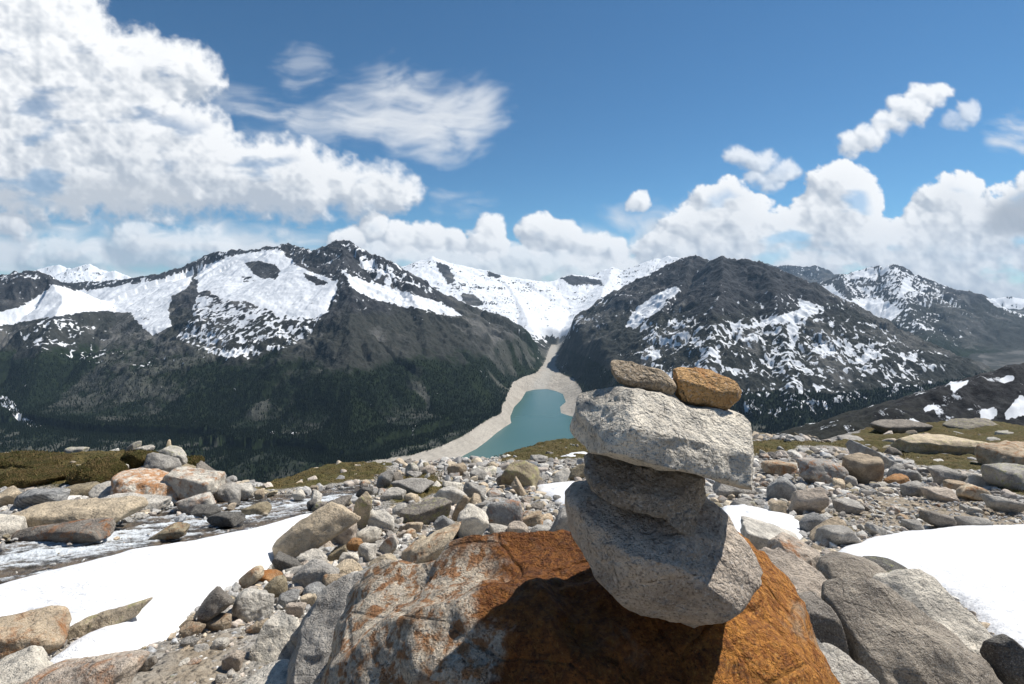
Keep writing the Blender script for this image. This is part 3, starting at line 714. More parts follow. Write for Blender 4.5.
OR([(749, 566), (757, 564), (763, 573), (764.5, 590), (760, 603), (752, 640), (744, 640), (745, 590)], 1.38, .07, [], 5, 'narrow yellow brown stone squeezed against the bottom stone of the stack', 'granite_rust', 'c', 37)
OR([(755, 606), (755, 593), (762, 587), (774, 590), (784, 600), (789, 612), (800, 660), (770, 700), (745, 680)], 1.45, .09, [((.1, -.5, .85), .10)], 5, 'rounded cream stone right above the orange flank of the huge boulder', 'granite', 'w', 38)
OR([(762, 608), (772, 604), (788, 608), (800, 620), (811, 633), (822, 643), (830, 655), (836, 672), (845, 740), (800, 780), (760, 740)], 1.42, .12, [((.25, -.55, .80), .14)], 6, 'smooth pale blue and white slab lying along the orange flank', 'granite_band', 'l', 39, amp=.6)
OR([(795, 611), (806, 604), (827, 600), (833, 616), (835, 640), (830, 680), (805, 680), (797, 640)], 1.8, .13, [((-.25, -.85, .3), .085), ((0, -.1, 1), .13)], 5, 'dark square block with a brown top right of the stack', 'granite', 'm', 40, amp=.7)
OR([(824, 664), (830, 655), (845, 656), (860, 667), (872, 680), (882, 700), (880, 760), (840, 780), (822, 740)], 1.38, .13, [((-.05, -.6, .8), .10)], 6, 'pale grey speckled stone at the bottom right of the huge boulder', 'granite', 'l', 41)

# --- scattered stones, one of each shape then copies
proto = []
for i in range(14):
    co, f = hull(900 + i, 4, 8 + i % 4, [16, 24, 34, 50][i % 4]); co = co * [1, .8, .62 + .2 * (i % 3) / 2]
    co = finish_rock(co, f, 1.7, 900 + i); proto.append(mesh_from('rock', co, tris=f, mat=M[['granite', 'granite_rust', 'granite', 'granite_lichen', 'granite'][i % 5]]))
ZONES = [  # poly in photo, how many, px size range, label stem, group
    ([(300, 500), (450, 470), (500, 470), (500, 535), (400, 545), (350, 575), (300, 600), (262, 605)], 62, (9, 19), 'one of the loose medium stones in the rubble left of the huge boulder', 'stones in the rubble left of the huge boulder'),
    ([(500, 480), (548, 480), (548, 535), (500, 535)], 18, (8, 15), 'one of the small stones in the rubble behind the crest of the huge boulder', 'stones behind the crest of the huge boulder'),
    ([(690, 470), (830, 470), (850, 540), (810, 540), (800, 515), (730, 505), (700, 500)], 42, (8, 16), 'one of the loose stones in the rubble right of the stone stack', 'stones in the rubble right of the stack'),
    ([(830, 480), (1024, 490), (1024, 520), (930, 528), (850, 535)], 34, (7, 14), 'one of the small loose stones on the gravel above the right snow', 'stones on the gravel above the right snow'),
    ([(120, 660), (180, 628), (250, 605), (262, 640), (240, 684), (120, 690)], 16, (7, 13), 'one of the small stones on the sandy soil at the bottom left', 'stones on the sandy soil'),
    ([(620, 452), (800, 449), (1024, 433), (1024, 445), (860, 456), (760, 462), (620, 462)], 14, (7, 13), 'one of the low stones in the turf along the far rim', 'stones in the turf along the far rim'),
]
rg = random.Random(3)
GREYS = 'ggggllllptgbmwpgl'
used_proto = set()
for poly, n, (s0, s1), lab, grp in ZONES:
    xs = [p[0] for p in poly]; ys = [p[1] for p in poly]; k = 0; tries = 0
    while k < n and tries < 4000:
        tries += 1
        u = rg.uniform(min(xs), max(xs)); v = rg.uniform(min(ys), max(ys))
        if sdpoly(np.array([u]), np.array([v]), poly)[0] < 0: continue
        h = hit(u, v)
        if max(sdpoly(h[:1], h[1:2], SNOW_M)[0], sdpoly(h[:1], h[1:2], SNOW_R)[0], sdpoly(h[:1], h[1:2], SNOW_C)[0], sdpoly(h[:1], h[1:2], SNOW_L)[0]) > 0: continue
        s = rg.uniform(s0, s1) * (h[1] + .2) / FPX / 2
        if any((h[0] - a) ** 2 + (h[1] - b) ** 2 < (.55 * c + .6 * s) ** 2 for a, b, c in ROCKS): continue
        me = proto[rg.randrange(len(proto))]
        o = link('rock', me); o.location = (h[0], h[1], h[2] + s * .25)
        o.scale = (s, s * rg.uniform(.8, 1.2), s * rg.uniform(.7, 1.15)); o.rotation_euler = (rg.uniform(-.45, .45), rg.uniform(-.45, .45), rg.uniform(0, 6.28))
        c = np.array(COL[rg.choice(GREYS)]) * rg.uniform(.95, 1.3); o.color = (*c, 1)
        tag(o, lab, 'rock', grp); ROCKS.append((h[0], h[1], s)); k += 1

# --- gravel: everything too small and too many to count
def build_gravel():
    r = np.random.RandomState(5)
    n = 120000
    u = r.uniform(-1.25, 1.25, n); Y = np.exp(r.uniform(np.log(1.3), np.log(32), n))
    x = u * Y; y = Y; z = G0(x, y)
    pu, pv = proj(x, y, z)
    sn = np.max([sdpoly(x, y, p) for p in (SNOW_L, SNOW_R, SNOW_M, SNOW_C, SNOW_F)], axis=0)
    st = sdpoly(x, y, STREAM); tf = np.max([sdpoly(x, y, p) for p in TURF], axis=0); dt = np.max([sdpoly(x, y, p) for p in DIRT], axis=0)
    px = 1.7 + r.pareto(1.9, n) * 1.9; px = np.clip(px, 1.6, 11)
    px = np.where(dt > 0, np.clip(px * .75, 1.1, 6), px)
    clus = fbm2(x * 1.7, y * 1.7, 2, 51)
    pk = np.where(tf > 0, .05 + .25 * (clus > .25), np.where(st > 0, .015, np.where(dt > 0, .9, .95)))
    keep = (r.rand(n) < pk) & ((sn < -.02) | (r.rand(n) < .0015)) & (pv > 405)
    idx = np.where(keep)[0]
    cols = np.array([COL[c] for c in 'ggglllptcbmmpgtlwoglp'])
    bank = {s: [hull(700 + k, s, 7, 24) for k in range(10)] for s in (1, 2, 3)}
    V, T, CC = [], [], []; off = 0
    for i in idx:
        s = px[i] * (Y[i] + .15) / FPX / 2
        lv = 3 if px[i] > 7 else 2 if px[i] > 2.6 else 1
        c, f = bank[lv][r.randint(10)]
        a, b, g = r.uniform(-.5, .5), r.uniform(-.5, .5), r.uniform(0, 6.28)
        Rm = np.array(Euler((a, b, g)).to_matrix())
        co = (c * [s, s * r.uniform(.6, 1), s * r.uniform(.4, .85)]) @ Rm.T + [x[i], y[i], z[i] + s * .3]
        V.append(co); T.append(f + off); off += len(co)
        CC.append(np.repeat((cols[r.randint(len(cols))] * r.uniform(.8, 1.4))[None], len(co), 0))
    t = NT('mixed_gravel'); P = t.pos(); col = t.attr('tint', 'Color')
    n2 = t.noise(P, 60, 4, .6)
    c = t.mix(t.ramp(n2, .35, .7), col, t.mix(1.0, col, (.55, .54, .53), 'MULTIPLY'))
    m = t.done(t.bsdf(c, .9, t.bump(n2, .01, .6), .25))
    me = mesh_from('gravel', np.concatenate(V), tris=np.concatenate(T), mat=m, attrs={'tint': np.concatenate(CC)}, smooth_shade=False)
    print('gravel', len(idx), off)
    tag(link('gravel', me), 'countless small stones and gravel covering the ground', 'gravel', kind='stuff')
build_gravel()

# --- turf mounds and grass
def turf_mat():
    t = NT('rough_turf'); P = t.pos(); n = t.noise(P, 6, 4); n2 = t.noise(P, 45, 4, .7)
    c = t.mix(t.ramp(n, .35, .65), (.22, .155, .065), (.12, .105, .035))
    c = t.mix(t.ramp(n2, .4, .7, 0, .7), c, (.022, .018, .010))
    return t.done(t.bsdf(c, .95, t.bump(n2, .12, 1.0), .1))
M['turf'] = turf_mat()
MOUNDS = []
for a in [(-14, 456, 70, 472, 'wide turf step along the top left of the knoll'), (-24, 472, 58, 493, 'lower turf step at the left edge of the knoll'),
          (67, 461, 122, 489, 'rounded brown turf hump in the middle of the knoll'), (120, 449, 154, 474, 'turf tuft between the slabs of the knoll top'),
          (180, 458, 202, 472, 'small brown turf tuft on the right shoulder of the knoll')]:
    o = rock(a[0], a[1], a[2], a[3], 'o', a[4], 'turf', asp=.5, dep=.9, p=9, name='turf_mound', cat='turf mound', sub=6)
    MOUNDS.append(o)
def build_grass():
    r = np.random.RandomState(9); pts = []
    for p, n in zip(TURF, (9000, 9000, 9000, 900, 16000, 900)):
        P = np.array(p); a, b = P.min(0), P.max(0); a = np.maximum(a, -20); b = np.minimum(b, 32)
        q = a + r.rand(n * 3, 2) * (b - a)
        s = sdpoly(q[:, 0], q[:, 1], p) + .3 * fbm2(q[:, 0] * 1.3, q[:, 1] * 1.3, 3, 4)
        cl = fbm2(q[:, 0] * 2.4, q[:, 1] * 2.4, 2, 77)
        q = q[(s > 0) & (cl > -.18) & (np.abs(q[:, 0]) < q[:, 1] * 1.35)][:n]
        zz = G0(q[:, 0], q[:, 1]) + .05
        pts.append(np.stack([q[:, 0], q[:, 1], zz], 1))
    for o in MOUNDS:
        co = np.empty(len(o.data.vertices) * 3, F32); o.data.vertices.foreach_get('co', co); co = co.reshape(-1, 3)
        co = co[co[:, 2] > -.02]; pts.append(co[r.randint(len(co), size=900)] + np.array(o.location))
    p = np.concatenate(pts); n = len(p)
    s = .012 + .0028 * p[:, 1]; h = s * r.uniform(.4, 1.1, n); w = s * .2
    a = r.uniform(0, 6.28, n); lx, ly = r.normal(0, .35, n) * h, r.normal(0, .35, n) * h
    v0 = p + np.stack([np.cos(a) * w, np.sin(a) * w, 0 * w], 1); v1 = p - np.stack([np.cos(a) * w, np.sin(a) * w, 0 * w], 1)
    v2 = p + np.stack([lx, ly, h], 1)
    V = np.stack([v0, v1, v2], 1).reshape(-1, 3); T = np.arange(3 * n).reshape(-1, 3)
    base = np.where(r.rand(n)[:, None] < .5, [[.20, .145, .06]], [[.085, .09, .028]]) * r.uniform(.6, 1.3, (n, 1))
    t = NT('grass_blades'); m = t.done(t.bsdf(t.attr('tint', 'Color'), .8, None, .15))
    me = mesh_from('grass', V, tris=T, mat=m, attrs={'tint': np.repeat(base, 3, 0)}, smooth_shade=False)
    tag(link('grass', me), 'short olive and straw coloured alpine grass', 'grass', kind='stuff')
build_grass()
# ------------------------------------------------------------------ mountains
ZL = -700.0; ZF = -648.0
LAKE = [tuple(at_z(u, v, ZL)[:2]) for u, v in [(440, 470), (458, 459), (466, 454), (476, 449), (487, 441), (495, 434), (503, 428), (511, 423), (510, 417), (514, 407), (521, 400), (526, 391.5), (535, 389.5), (547, 389), (556, 391), (563, 394), (566, 402), (560, 407), (561, 413), (570, 416), (583, 418), (604, 425), (625, 445), (650, 480), (600, 540), (420, 540), (395, 500)]]
BANK = [tuple(at_z(u, v, ZF)[:2]) for u, v in [(280, 500), (320, 476), (357, 463), (385, 459), (410, 455), (430, 450), (449, 443), (462, 436), (475, 428), (486, 421), (492, 417), (500, 414), (503, 404), (507, 394), (513, 382), (524, 376.5), (536, 373), (544, 364), (548, 353), (551, 345), (556, 345), (557, 352), (554, 365), (562, 374), (574, 379), (581, 388), (583, 397), (592, 404), (625, 420), (650, 445), (690, 490), (640, 560), (400, 560), (300, 540)]]
# crest lines: (u, v, forward distance)   k = fall-off, gl = gully size, rock 0..1
RIDGES = {
 'A': dict(k=.58, g=1.0, pts=[(-420, 300, 5600), (-250, 292, 5400), (-60, 286, 5300), (30, 285, 5300), (77, 282.5, 5300), (105, 281, 5300), (130, 279, 5200), (165, 272, 5150), (193, 265, 5100), (200, 261, 5050), (206, 256, 5000), (220, 252, 4950), (237, 250, 4900), (250, 250, 4850), (263, 248, 4800), (275, 247, 4750), (287, 244, 4700), (295, 247, 4650), (303, 248, 4600), (316, 251, 4500), (326, 248, 4450), (333, 243.5, 4400), (338, 241, 4400), (344, 240.5, 4400), (350, 242, 4380), (355, 245, 4350), (362, 251, 4320), (370, 255, 4300), (380, 257, 4270), (388, 260, 4250), (398, 266, 4230), (410, 274, 4200), (420, 281, 4200), (432, 289, 4220), (444, 295, 4250), (458, 302, 4320), (471, 308, 4400), (489, 312, 4550), (506, 318, 4750), (520, 326, 4950), (532, 337, 5100), (541, 346, 5200), (548, 352, 5250)]),
 'A1': dict(k=.62, g=.6, pts=[(206, 257, 4990), (198, 274, 4600), (188, 290, 4250), (183, 306, 3950), (186, 320, 3700), (205, 345, 3350), (222, 375, 2950), (235, 410, 2550)]),
 'A2': dict(k=.60, g=1.0, pts=[(341, 241.5, 4390), (343, 258, 4050), (346, 274, 3750), (352, 298, 3350), (350, 325, 3000), (348, 360, 2650), (352, 400, 2350), (350, 440, 2080)]),
 'A3': dict(k=.62, g=1.0, pts=[(404, 270, 4210), (414, 300, 3700), (424, 335, 3250), (430, 370, 2900), (436, 405, 2600)]),
 'A4': dict(k=.62, g=1.0, pts=[(462, 305, 4350), (474, 330, 3900), (482, 355, 3500), (486, 385, 3100)]),
 'A5': dict(k=.60, g=.8, pts=[(288, 245, 4690), (284, 258, 4450), (276, 270, 4250)]),
 'A6': dict(k=.58, g=1.0, pts=[(300, 335, 3350), (296, 360, 3000), (285, 400, 2550), (275, 440, 2200)]),
 'A7': dict(k=.50, g=.8, pts=[(77, 300, 4700), (85, 320, 4100), (100, 345, 3500), (110, 380, 2950), (105, 420, 2500)]),
 'K': dict(k=.60, g=.8, pts=[(-300, 270, 4300), (-120, 280, 4200), (-40, 279, 4200), (0, 275.5, 4150), (12, 273, 4120), (22, 272, 4100), (37, 272, 4080), (46, 277, 4050), (55, 284, 4000), (62, 297, 3800), (55, 318, 3500), (45, 350, 3100), (30, 390, 2750), (10, 430, 2450)]),
 'C': dict(k=.60, g=1.0, pts=[(560, 349, 5200), (567, 341, 4950), (580, 331, 4750), (594, 320, 4550), (607, 312, 4450), (621, 300, 4400), (632, 292, 4420), (641, 285.5, 4450), (652, 277, 4520), (665, 268, 4580), (674, 262, 4600), (684, 258, 4600), (693, 254.5, 4600), (699, 259, 4500), (705, 264, 4420), (713, 261, 4300), (718, 258.5, 4250), (724, 256, 4200), (731, 259, 4160), (741, 259.5, 4100), (752, 261, 4050), (759, 260.5, 4020), (767, 264, 4000), (775, 270, 3950), (782, 275, 3900), (790, 280, 3850), (799, 286, 3800), (812, 293, 3740), (824, 300, 3700), (840, 309, 3650), (857, 318, 3600), (873, 324, 3560), (890, 331, 3530), (910, 339, 3490), (931, 348, 3450), (952, 357, 3420), (973, 368, 3400), (1000, 385, 3300), (1060, 420, 3100)]),
 'C1': dict(k=.62, g=1.0, pts=[(724, 256.5, 4200), (722, 275, 3800), (718, 298, 3350), (712, 330, 2950), (706, 370, 2600), (700, 420, 2250)]),
 'C2': dict(k=.60, g=1.0, pts=[(765, 263, 4010), (775, 290, 3500), (782, 320, 3100), (790, 360, 2700), (795, 410, 2330)]),
 'C3': dict(k=.62, g=1.0, pts=[(693, 255, 4600), (683, 280, 4150), (664, 310, 3650), (645, 345, 3250), (632, 380, 2900)]),
 'C4': dict(k=.55, g=.9, pts=[(824, 300, 3690), (838, 325, 3250), (850, 355, 2900), (862, 395, 2500)]),
 'C5': dict(k=.62, g=1.0, pts=[(621, 300, 4390), (612, 325, 4000), (600, 355, 3650), (592, 380, 3400)]),
 'D': dict(k=.55, g=1.2, pts=[(760, 310, 8200), (785, 297, 8000), (803, 287, 7800), (812, 285, 7700), (824, 281.5, 7600), (832, 279, 7550), (840, 275, 7500), (852, 273, 7500), (865, 269, 7500), (877, 265.5, 7500), (884, 268, 7450), (889, 265.5, 7400), (895, 264.5, 7400), (902, 269, 7350), (910, 272, 7300), (920, 277, 7250), (931, 282, 7200), (941, 287, 7150), (952, 290, 7100), (962, 293, 7050), (973, 298, 7000), (985, 301, 6950), (1000, 306, 6900), (1024, 316, 6800), (1100, 335, 6500), (1300, 360, 6300)]),
 'D1': dict(k=.55, g=1.0, pts=[(893, 265, 7400), (900, 285, 6600), (912, 310, 5800), (930, 340, 5000)]),
 'D2': dict(k=.55, g=1.0, pts=[(842, 275, 7500), (846, 290, 6900), (850, 308, 6300)]),
 'D3': dict(k=.55, g=1.0, pts=[(960, 293, 7050), (985, 315, 6200), (1010, 345, 5300)]),
 'H': dict(k=.45, g=1.0, pts=[(960, 308, 9600), (985, 299, 9500), (1000, 298, 9500), (1012, 297, 9400), (1024, 299, 9400), (1100, 290, 9300), (1300, 295, 9200)]),
 'E': dict(k=.5, g=1.2, pts=[(720, 275, 11500), (742, 266, 11500), (762, 262, 11500), (775, 266, 11500), (790, 265, 11400), (803, 267, 11400), (815, 265.5, 11400), (828, 270, 11400), (838, 274, 11300), (856, 284, 11300)]),
 'B': dict(k=.40, g=.8, pts=[(380, 285, 9000), (405, 270, 8700), (418, 263, 8600), (425, 258.5, 8550), (432, 256.5, 8500), (438, 260, 8500), (449, 263, 8500), (462, 265, 8500), (475, 268.5, 8500), (486, 270, 8500), (497, 274, 8500), (512, 277, 8500), (528, 279.5, 8500), (545, 282, 8600), (559, 280, 8800), (566, 276, 8900), (574, 274.5, 9000), (585, 276, 9000), (592, 276, 9050), (598, 280, 9200), (603, 276, 9300), (608, 270, 9400), (613, 267, 9500), (620, 271, 9500), (627, 272, 9500), (634, 269, 9500), (640, 266, 9500), (648, 261, 9500), (655, 258.5, 9500), (662, 259, 9500), (668, 256, 9500), (680, 258, 9400), (700, 262, 9300)]),
 'B1': dict(k=.40, g=.8, pts=[(497, 274, 8500), (512, 290, 7600), (522, 308, 6700), (528, 325, 6000)]),
 'B2': dict(k=.42, g=.8, pts=[(613, 267, 9500), (606, 285, 8300), (598, 305, 7000), (585, 325, 5900)]),
 'B3': dict(k=.45, g=.8, pts=[(449, 263, 8500), (466, 285, 7600), (480, 300, 6900)]),
 'N': dict(k=.5, g=1.2, pts=[(-320, 262, 11500), (-80, 262, 11500), (-10, 262, 11500), (5, 264, 11400), (15, 268, 11300), (32, 276, 11000), (40, 270, 10500), (50, 266, 10500), (60, 265, 10400), (68, 268, 10400), (76, 269, 10400), (83, 265, 10400), (90, 264, 10400), (98, 269, 10400), (106, 272, 10400), (115, 271, 10300), (125, 275, 10300), (140, 281, 10300)]),
 'F': dict(k=.55, g=.12, pts=[(1500, 330, 620), (1250, 345, 600), (1100, 356, 560), (1060, 361, 545), (1024, 366.5, 530), (1005, 372, 520), (985, 379, 510), (973, 382, 505), (955, 388, 500), (931, 395, 490), (910, 405, 480), (890, 412.5, 470), (872, 420, 460), (857, 426, 450), (840, 434, 440), (820, 446, 430)]),
}
NAMES = {'A': 0, 'K': 0, 'C': 1, 'D': 2, 'H': 2, 'E': 2, 'B': 3, 'N': 3, 'F': 4}
def build_mountains():
    tn = np.concatenate([np.linspace(-1.7, -1.12, 90)[:-1], np.linspace(-1.12, 1.12, 1200), np.linspace(1.12, 1.7, 90)[1:]])
    az = np.concatenate([np.arctan(tn), np.linspace(np.arctan(1.7), 2 * math.pi - np.arctan(1.7), 40)[1:]])
    rho = np.concatenate([np.geomspace(58, 300, 20)[:-1], np.geomspace(300, 760, 130)[:-1], np.geomspace(760, 1300, 20)[:-1], np.geomspace(1300, 5900, 580)[:-1], np.geomspace(5900, 14500, 190)])
    A, R = np.meshgrid(az, rho)
    x = (R * np.sin(A)).ravel().astype(F32); y = (R * np.cos(A)).ravel().astype(F32); r = R.ravel().astype(F32)
    n = len(x); print('mountain verts', n)
    wx = x + 24 * noise2(x / 520, y / 520, 60) + 10 * noise2(x / 130, y / 130, 61)
    wy = y + 24 * noise2(x / 520, y / 520, 62) + 10 * noise2(x / 130, y / 130, 63)
    front = smooth(-60, 8, y)
    base = (-12 - .47 * (r - 36)) * front + (1 - front) * (-1.2 + .2 * np.minimum(r, 4000) )
    base = np.maximum(base, -705 + 25 * noise2(x / 700, y / 700, 3) + .05 * np.maximum(r - 5200, 0) * front)
    h1 = base.copy(); h2 = np.full(n, -1e5, F32); s1 = x * .3; d1 = r * 0 + 800; own = np.full(n, -1, np.int8); gs = np.full(n, .5, F32)
    for name, rd in RIDGES.items():
        P = np.array([at(*p) for p in rd['pts']]); k = rd['k']
        hb = np.full(n, -1e6, F32); sb = np.zeros(n, F32); db = np.zeros(n, F32); acc = 0.
        soft = 5 if name != 'F' else 3
        qx, qy = (x, y) if name == 'F' else (wx, wy)
        reach = 4200 if name != 'F' else 500
        m = (qx > P[:, 0].min() - reach) & (qx < P[:, 0].max() + reach) & (qy > P[:, 1].min() - reach) & (qy < P[:, 1].max() + reach)
        ii = np.where(m)[0]; X, Y = qx[ii], qy[ii]; HB = np.full(len(ii), -1e6, F32); SB = np.zeros(len(ii), F32); DB = np.zeros(len(ii), F32)
        for i in range(len(P) - 1):
            a, b = P[i], P[i + 1]; ex, ey = b[0] - a[0], b[1] - a[1]; L = math.hypot(ex, ey)
            t = np.clip(((X - a[0]) * ex + (Y - a[1]) * ey) / (L * L), 0, 1)
            d = np.hypot(X - a[0] - t * ex, Y - a[1] - t * ey)
            h = a[2] + t * (b[2] - a[2]) - k * (np.sqrt(d * d + soft * soft) - soft) + k * .16 * d * d / (d + 900)
            w = h > HB
            HB = np.where(w, h, HB); SB = np.where(w, acc + t * L, SB); DB = np.where(w, d, DB); acc += L
        H1 = h1[ii]; w = HB > H1
        h2[ii] = np.where(w, H1, np.maximum(h2[ii], HB)); h1[ii] = np.where(w, HB, H1)
        s1[ii] = np.where(w, SB + 977 * len(name) + 311 * ord(name[0]), s1[ii]); d1[ii] = np.where(w, DB, d1[ii])
        own[ii] = np.where(w, NAMES[name[0]], own[ii]); gs[ii] = np.where(w, rd['g'], gs[ii])
    marg = smooth(0, 45, h1 - h2)
    lo = smooth(0, 260, d1)
    sw = s1 + 45 * noise2(x / 240, y / 240, 70)
    g1 = ridged2(sw / 300, d1 / 1900, 1, 71)
    g2 = ridged2(sw / 120, d1 / 800, 2, 74)
    iso = ridged2(x / 260, y / 260, 5, 80, .6)
    fine = fbm2(x / 42, y / 42, 4, 86, .6)
    isF = own == 4
    amp = gs * np.where(isF, .25, 1)
    U0, V0 = proj(x, y, h1)
    bowl = np.zeros(n, F32)
    for pl in ([(-300, 300), (26, 300), (60, 284), (193, 268), (190, 285), (176, 300), (172, 330), (140, 332), (100, 312), (26, 325), (-300, 340)], [(197, 272), (237, 252), (281, 250), (338, 281), (330, 312), (292, 330), (230, 345), (200, 320), (190, 295)]):
        kb = np.where((U0 > -330) & (U0 < 350) & (V0 > 235) & (V0 < 360) & (own == 0))[0]
        bowl[kb] = np.maximum(bowl[kb], smooth(-5, 8, sdpoly(U0[kb], V0[kb], pl)))
    amp = amp * (1 - .72 * bowl) * np.where(own == 3, .55, 1)
    far = smooth(4800, 9000, r)
    calm = (1 - .72 * bowl) * np.where(own == 3, .6, 1)
    z = h1 + amp * marg * lo * (85 * (g1 - .70) + 50 * (g2 - .60)) + amp * (18 + 30 * lo) * (iso - .50) * smooth(-720, -420, h1) + (9 + 4 * far) * calm * fine * np.where(isF, .5, 1) * smooth(-720, -600, h1)
    z = z + np.where(isF | (own == -1), 0, 1) * calm * smooth(-700, -330, h1) * (24 * (ridged2(x / 120, y / 120, 5, 150, .62) - .35) + 13 * np.abs(fbm2(x / 60, y / 60, 3, 156)) * (1 - lo))
    z = np.where(own == -1, h1 + 12 * iso * smooth(200, 900, r), z)
    z = np.where(isF, z + 5 * ridged2(x / 38, y / 38, 4, 90) , z)
    # ---- reservoir
    m = np.where((y > 900) & (y < 7500) & (x > -2500) & (x < 3500))[0]
    sw_ = sdpoly(x[m], y[m], LAKE); so = sdpoly(x[m], y[m], BANK)
    so = so + 10 * fbm2(x[m] / 90, y[m] / 90, 3, 95)
    zz = z[m]
    t = np.clip(-sw_ / np.maximum(-sw_ + np.maximum(so, 0), 1), 0, 1)
    zin = ZL + (ZF - ZL) * t + 2.2 * fbm2(x[m] / 40, y[m] / 40, 3, 96) * smooth(0, 40, -sw_) - 2.2 * ridged2(x[m] / 110, y[m] / 110, 2, 97) * smooth(0, 30, -sw_)
    zin = np.where(sw_ > 0, ZL - np.minimum(sw_ * .3, 30), zin)
    e = np.maximum(-so, 0)
    zout = ZF + np.maximum(zz - ZF, .25 * np.minimum(e, 150) * (zz > -690)) * smooth(0, 190, e)
    hid = smooth(1850, 1600, y[m])
    z[m] = np.where(so > 0, zin, hid * zz + (1 - hid) * zout)
    shore = np.zeros(n, F32); shore[m] = np.where(so > 0, 1, 0)
    # ---- what covers the slopes
    U, V = proj(x, y, z)
    dzx = np.gradient(z.reshape(A.shape), axis=1).ravel()
    Z2 = z.reshape(A.shape)
    nz = None
    snow = np.full(n, -.55, F32)
    o = own
    # height rule: more snow high up and in hollows, on the sides away from the wind
    snow += np.where(o == 0, .50 * smooth(-330, 100, z), 0)
    snow += np.where(o == 1,    .42 * smooth(-760, -420, z) - .22 * smooth(-60, 120, z), 0)
    snow += np.where(o == 2, .45 * smooth(-450, 0, z), 0)
    snow += np.where(o == 3, .10 + 1.15 * smooth(-680, -430, z), 0)
    snow += np.where(o == 4, .36, 0)
    dw = d1 + 70 * noise2(x / 150, y / 150, 171) + 25 * noise2(x / 45, y / 45, 172)
    tn_ = np.maximum(fbm2(sw / 20 + .6 * noise2(x / 60, y / 60, 173), d1 / 130, 3, 160), fbm2(sw / 130, dw / 30, 2, 164)) + .5 * fbm2(x / 22, y / 34, 2, 168)
    snow += 1.15 * (tn_ - .20)
    snow -= .18 * smooth(.1, .7, g2) * lo + .16 * smooth(.1, .6, iso)
    snow += .12 * smooth(-.1, -.6, g2) + .18 * smooth(0, -.5, iso)
    def area(poly, w, f=2.5, own_=None):
        nonlocal snow
        p = np.array(poly); k = np.where((U > p[:, 0].min() - 8) & (U < p[:, 0].max() + 8) & (V > p[:, 1].min() - 8) & (V < p[:, 1].max() + 8) & (y > 300))[0]
        if own_ is not None: k = k[np.isin(own[k], own_)]
        uu = U[k] + 2.2 * fbm2(x[k] / 120, y[k] / 120, 3, 101); vv = V[k] + 2.2 * fbm2(x[k] / 120, y[k] / 120, 3, 105)
        snow[k] += w * smooth(-f, f, sdpoly(uu, vv, poly))
    # big snowfields
    area([(-300, 300), (0, 312), (26, 305), (53, 286), (77, 291), (95, 290), (132, 284), (165, 279), (193, 273), (190, 285), (176, 296), (168, 308), (172, 326), (153, 336), (143, 328), (132, 314), (101, 311), (66, 314), (26, 321), (0, 325), (-300, 340)], 1.5, 2.2, [0])
    area([(-200, 325), (0, 325), (66, 316), (132, 318), (145, 345), (88, 372), (57, 352), (0, 340)], .55, 5, [0])
    area([(96, 322), (132, 316), (142, 332), (140, 352), (110, 348)], -.35, 3, [0])
    area([(197, 275), (210, 265), (237, 255), (262, 251), (281, 250), (292, 262), (300, 268), (322, 276), (336, 282), (335, 295), (327, 311), (316, 318), (292, 315), (262, 306), (246, 301), (222, 298), (206, 290), (194, 293)], 1.45, 2.2, [0])
    area([(243, 262), (258, 260), (275, 264), (281, 271), (276, 279), (262, 279), (252, 272)], -1.7, 1.5, [0])
    area([(303, 273), (318, 277), (329, 283), (318, 285), (306, 280)], -1.5, 1.5, [0])
    area([(240, 277), (252, 276), (256, 281), (244, 282)], -1.0, 1.5, [0])
    area([(189, 294), (246, 300), (292, 314), (327, 312), (310, 338), (285, 350), (263, 354), (225, 360), (195, 348), (176, 338), (180, 310)], .80, 4, [0])
    area([(172, 296), (186, 290), (200, 276), (196, 296), (189, 318), (180, 330), (172, 322), (170, 306)], -1.7, 2, [0])
    area([(290, 352), (345, 300), (352, 330), (345, 375), (320, 380)], -.35, 6, [0])
    area([(114, 352), (160, 345), (263, 352), (230, 372), (175, 398), (120, 392)], .26, 5, [0])
    area([(0, 335), (120, 350), (130, 380), (60, 400), (0, 380)], .04, 5, [0])
    area([(343, 271), (352, 275), (378, 284), (405, 292), (440, 302), (467, 315), (452, 316), (425, 309), (400, 306), (372, 299), (352, 287)], 1.15, 2, [0])
    area([(355, 256), (366, 257), (392, 268), (402, 282), (392, 286), (375, 276), (358, 266)], .55, 3, [0])
    area([(418, 306), (440, 305), (470, 320), (490, 318), (500, 330), (470, 335), (440, 322)], .35, 3, [0])
    area([(0, 392), (12, 400), (20, 412), (40, 425), (62, 437), (60, 441), (35, 429), (12, 415), (0, 402)], 1.1, 1.2, [0])
    # head of the valley
    area([(462, 293), (474, 296), (483, 304), (473, 306), (463, 301)], -1.8, 1.5, [3])
    area([(560, 278), (572, 275), (598, 280), (604, 285), (590, 284), (572, 285)], -1.3, 1.5, [3])
    area([(436, 262), (448, 266), (456, 281), (449, 284), (440, 272)], -1.0, 1.5, [3])
    area([(486, 270), (500, 273), (500, 279), (488, 276)], -.9, 1.5, [3])
    area([(520, 312), (545, 308), (585, 308), (600, 315), (575, 335), (548, 338), (530, 326)], .22, 5, [3])
    # right massif
    area([(638, 306), (652, 296), (664, 290), (677, 286), (681, 291), (668, 300), (654, 313), (640, 322), (626, 328), (630, 316)], 1.15, 2, [1])
    area([(797, 297), (810, 302), (824, 312), (806, 317), (782, 322), (754, 326), (768, 319), (790, 313), (800, 308)], 1.15, 2, [1])
    area([(788, 322), (800, 320), (796, 345), (790, 355)], .55, 3, [1])
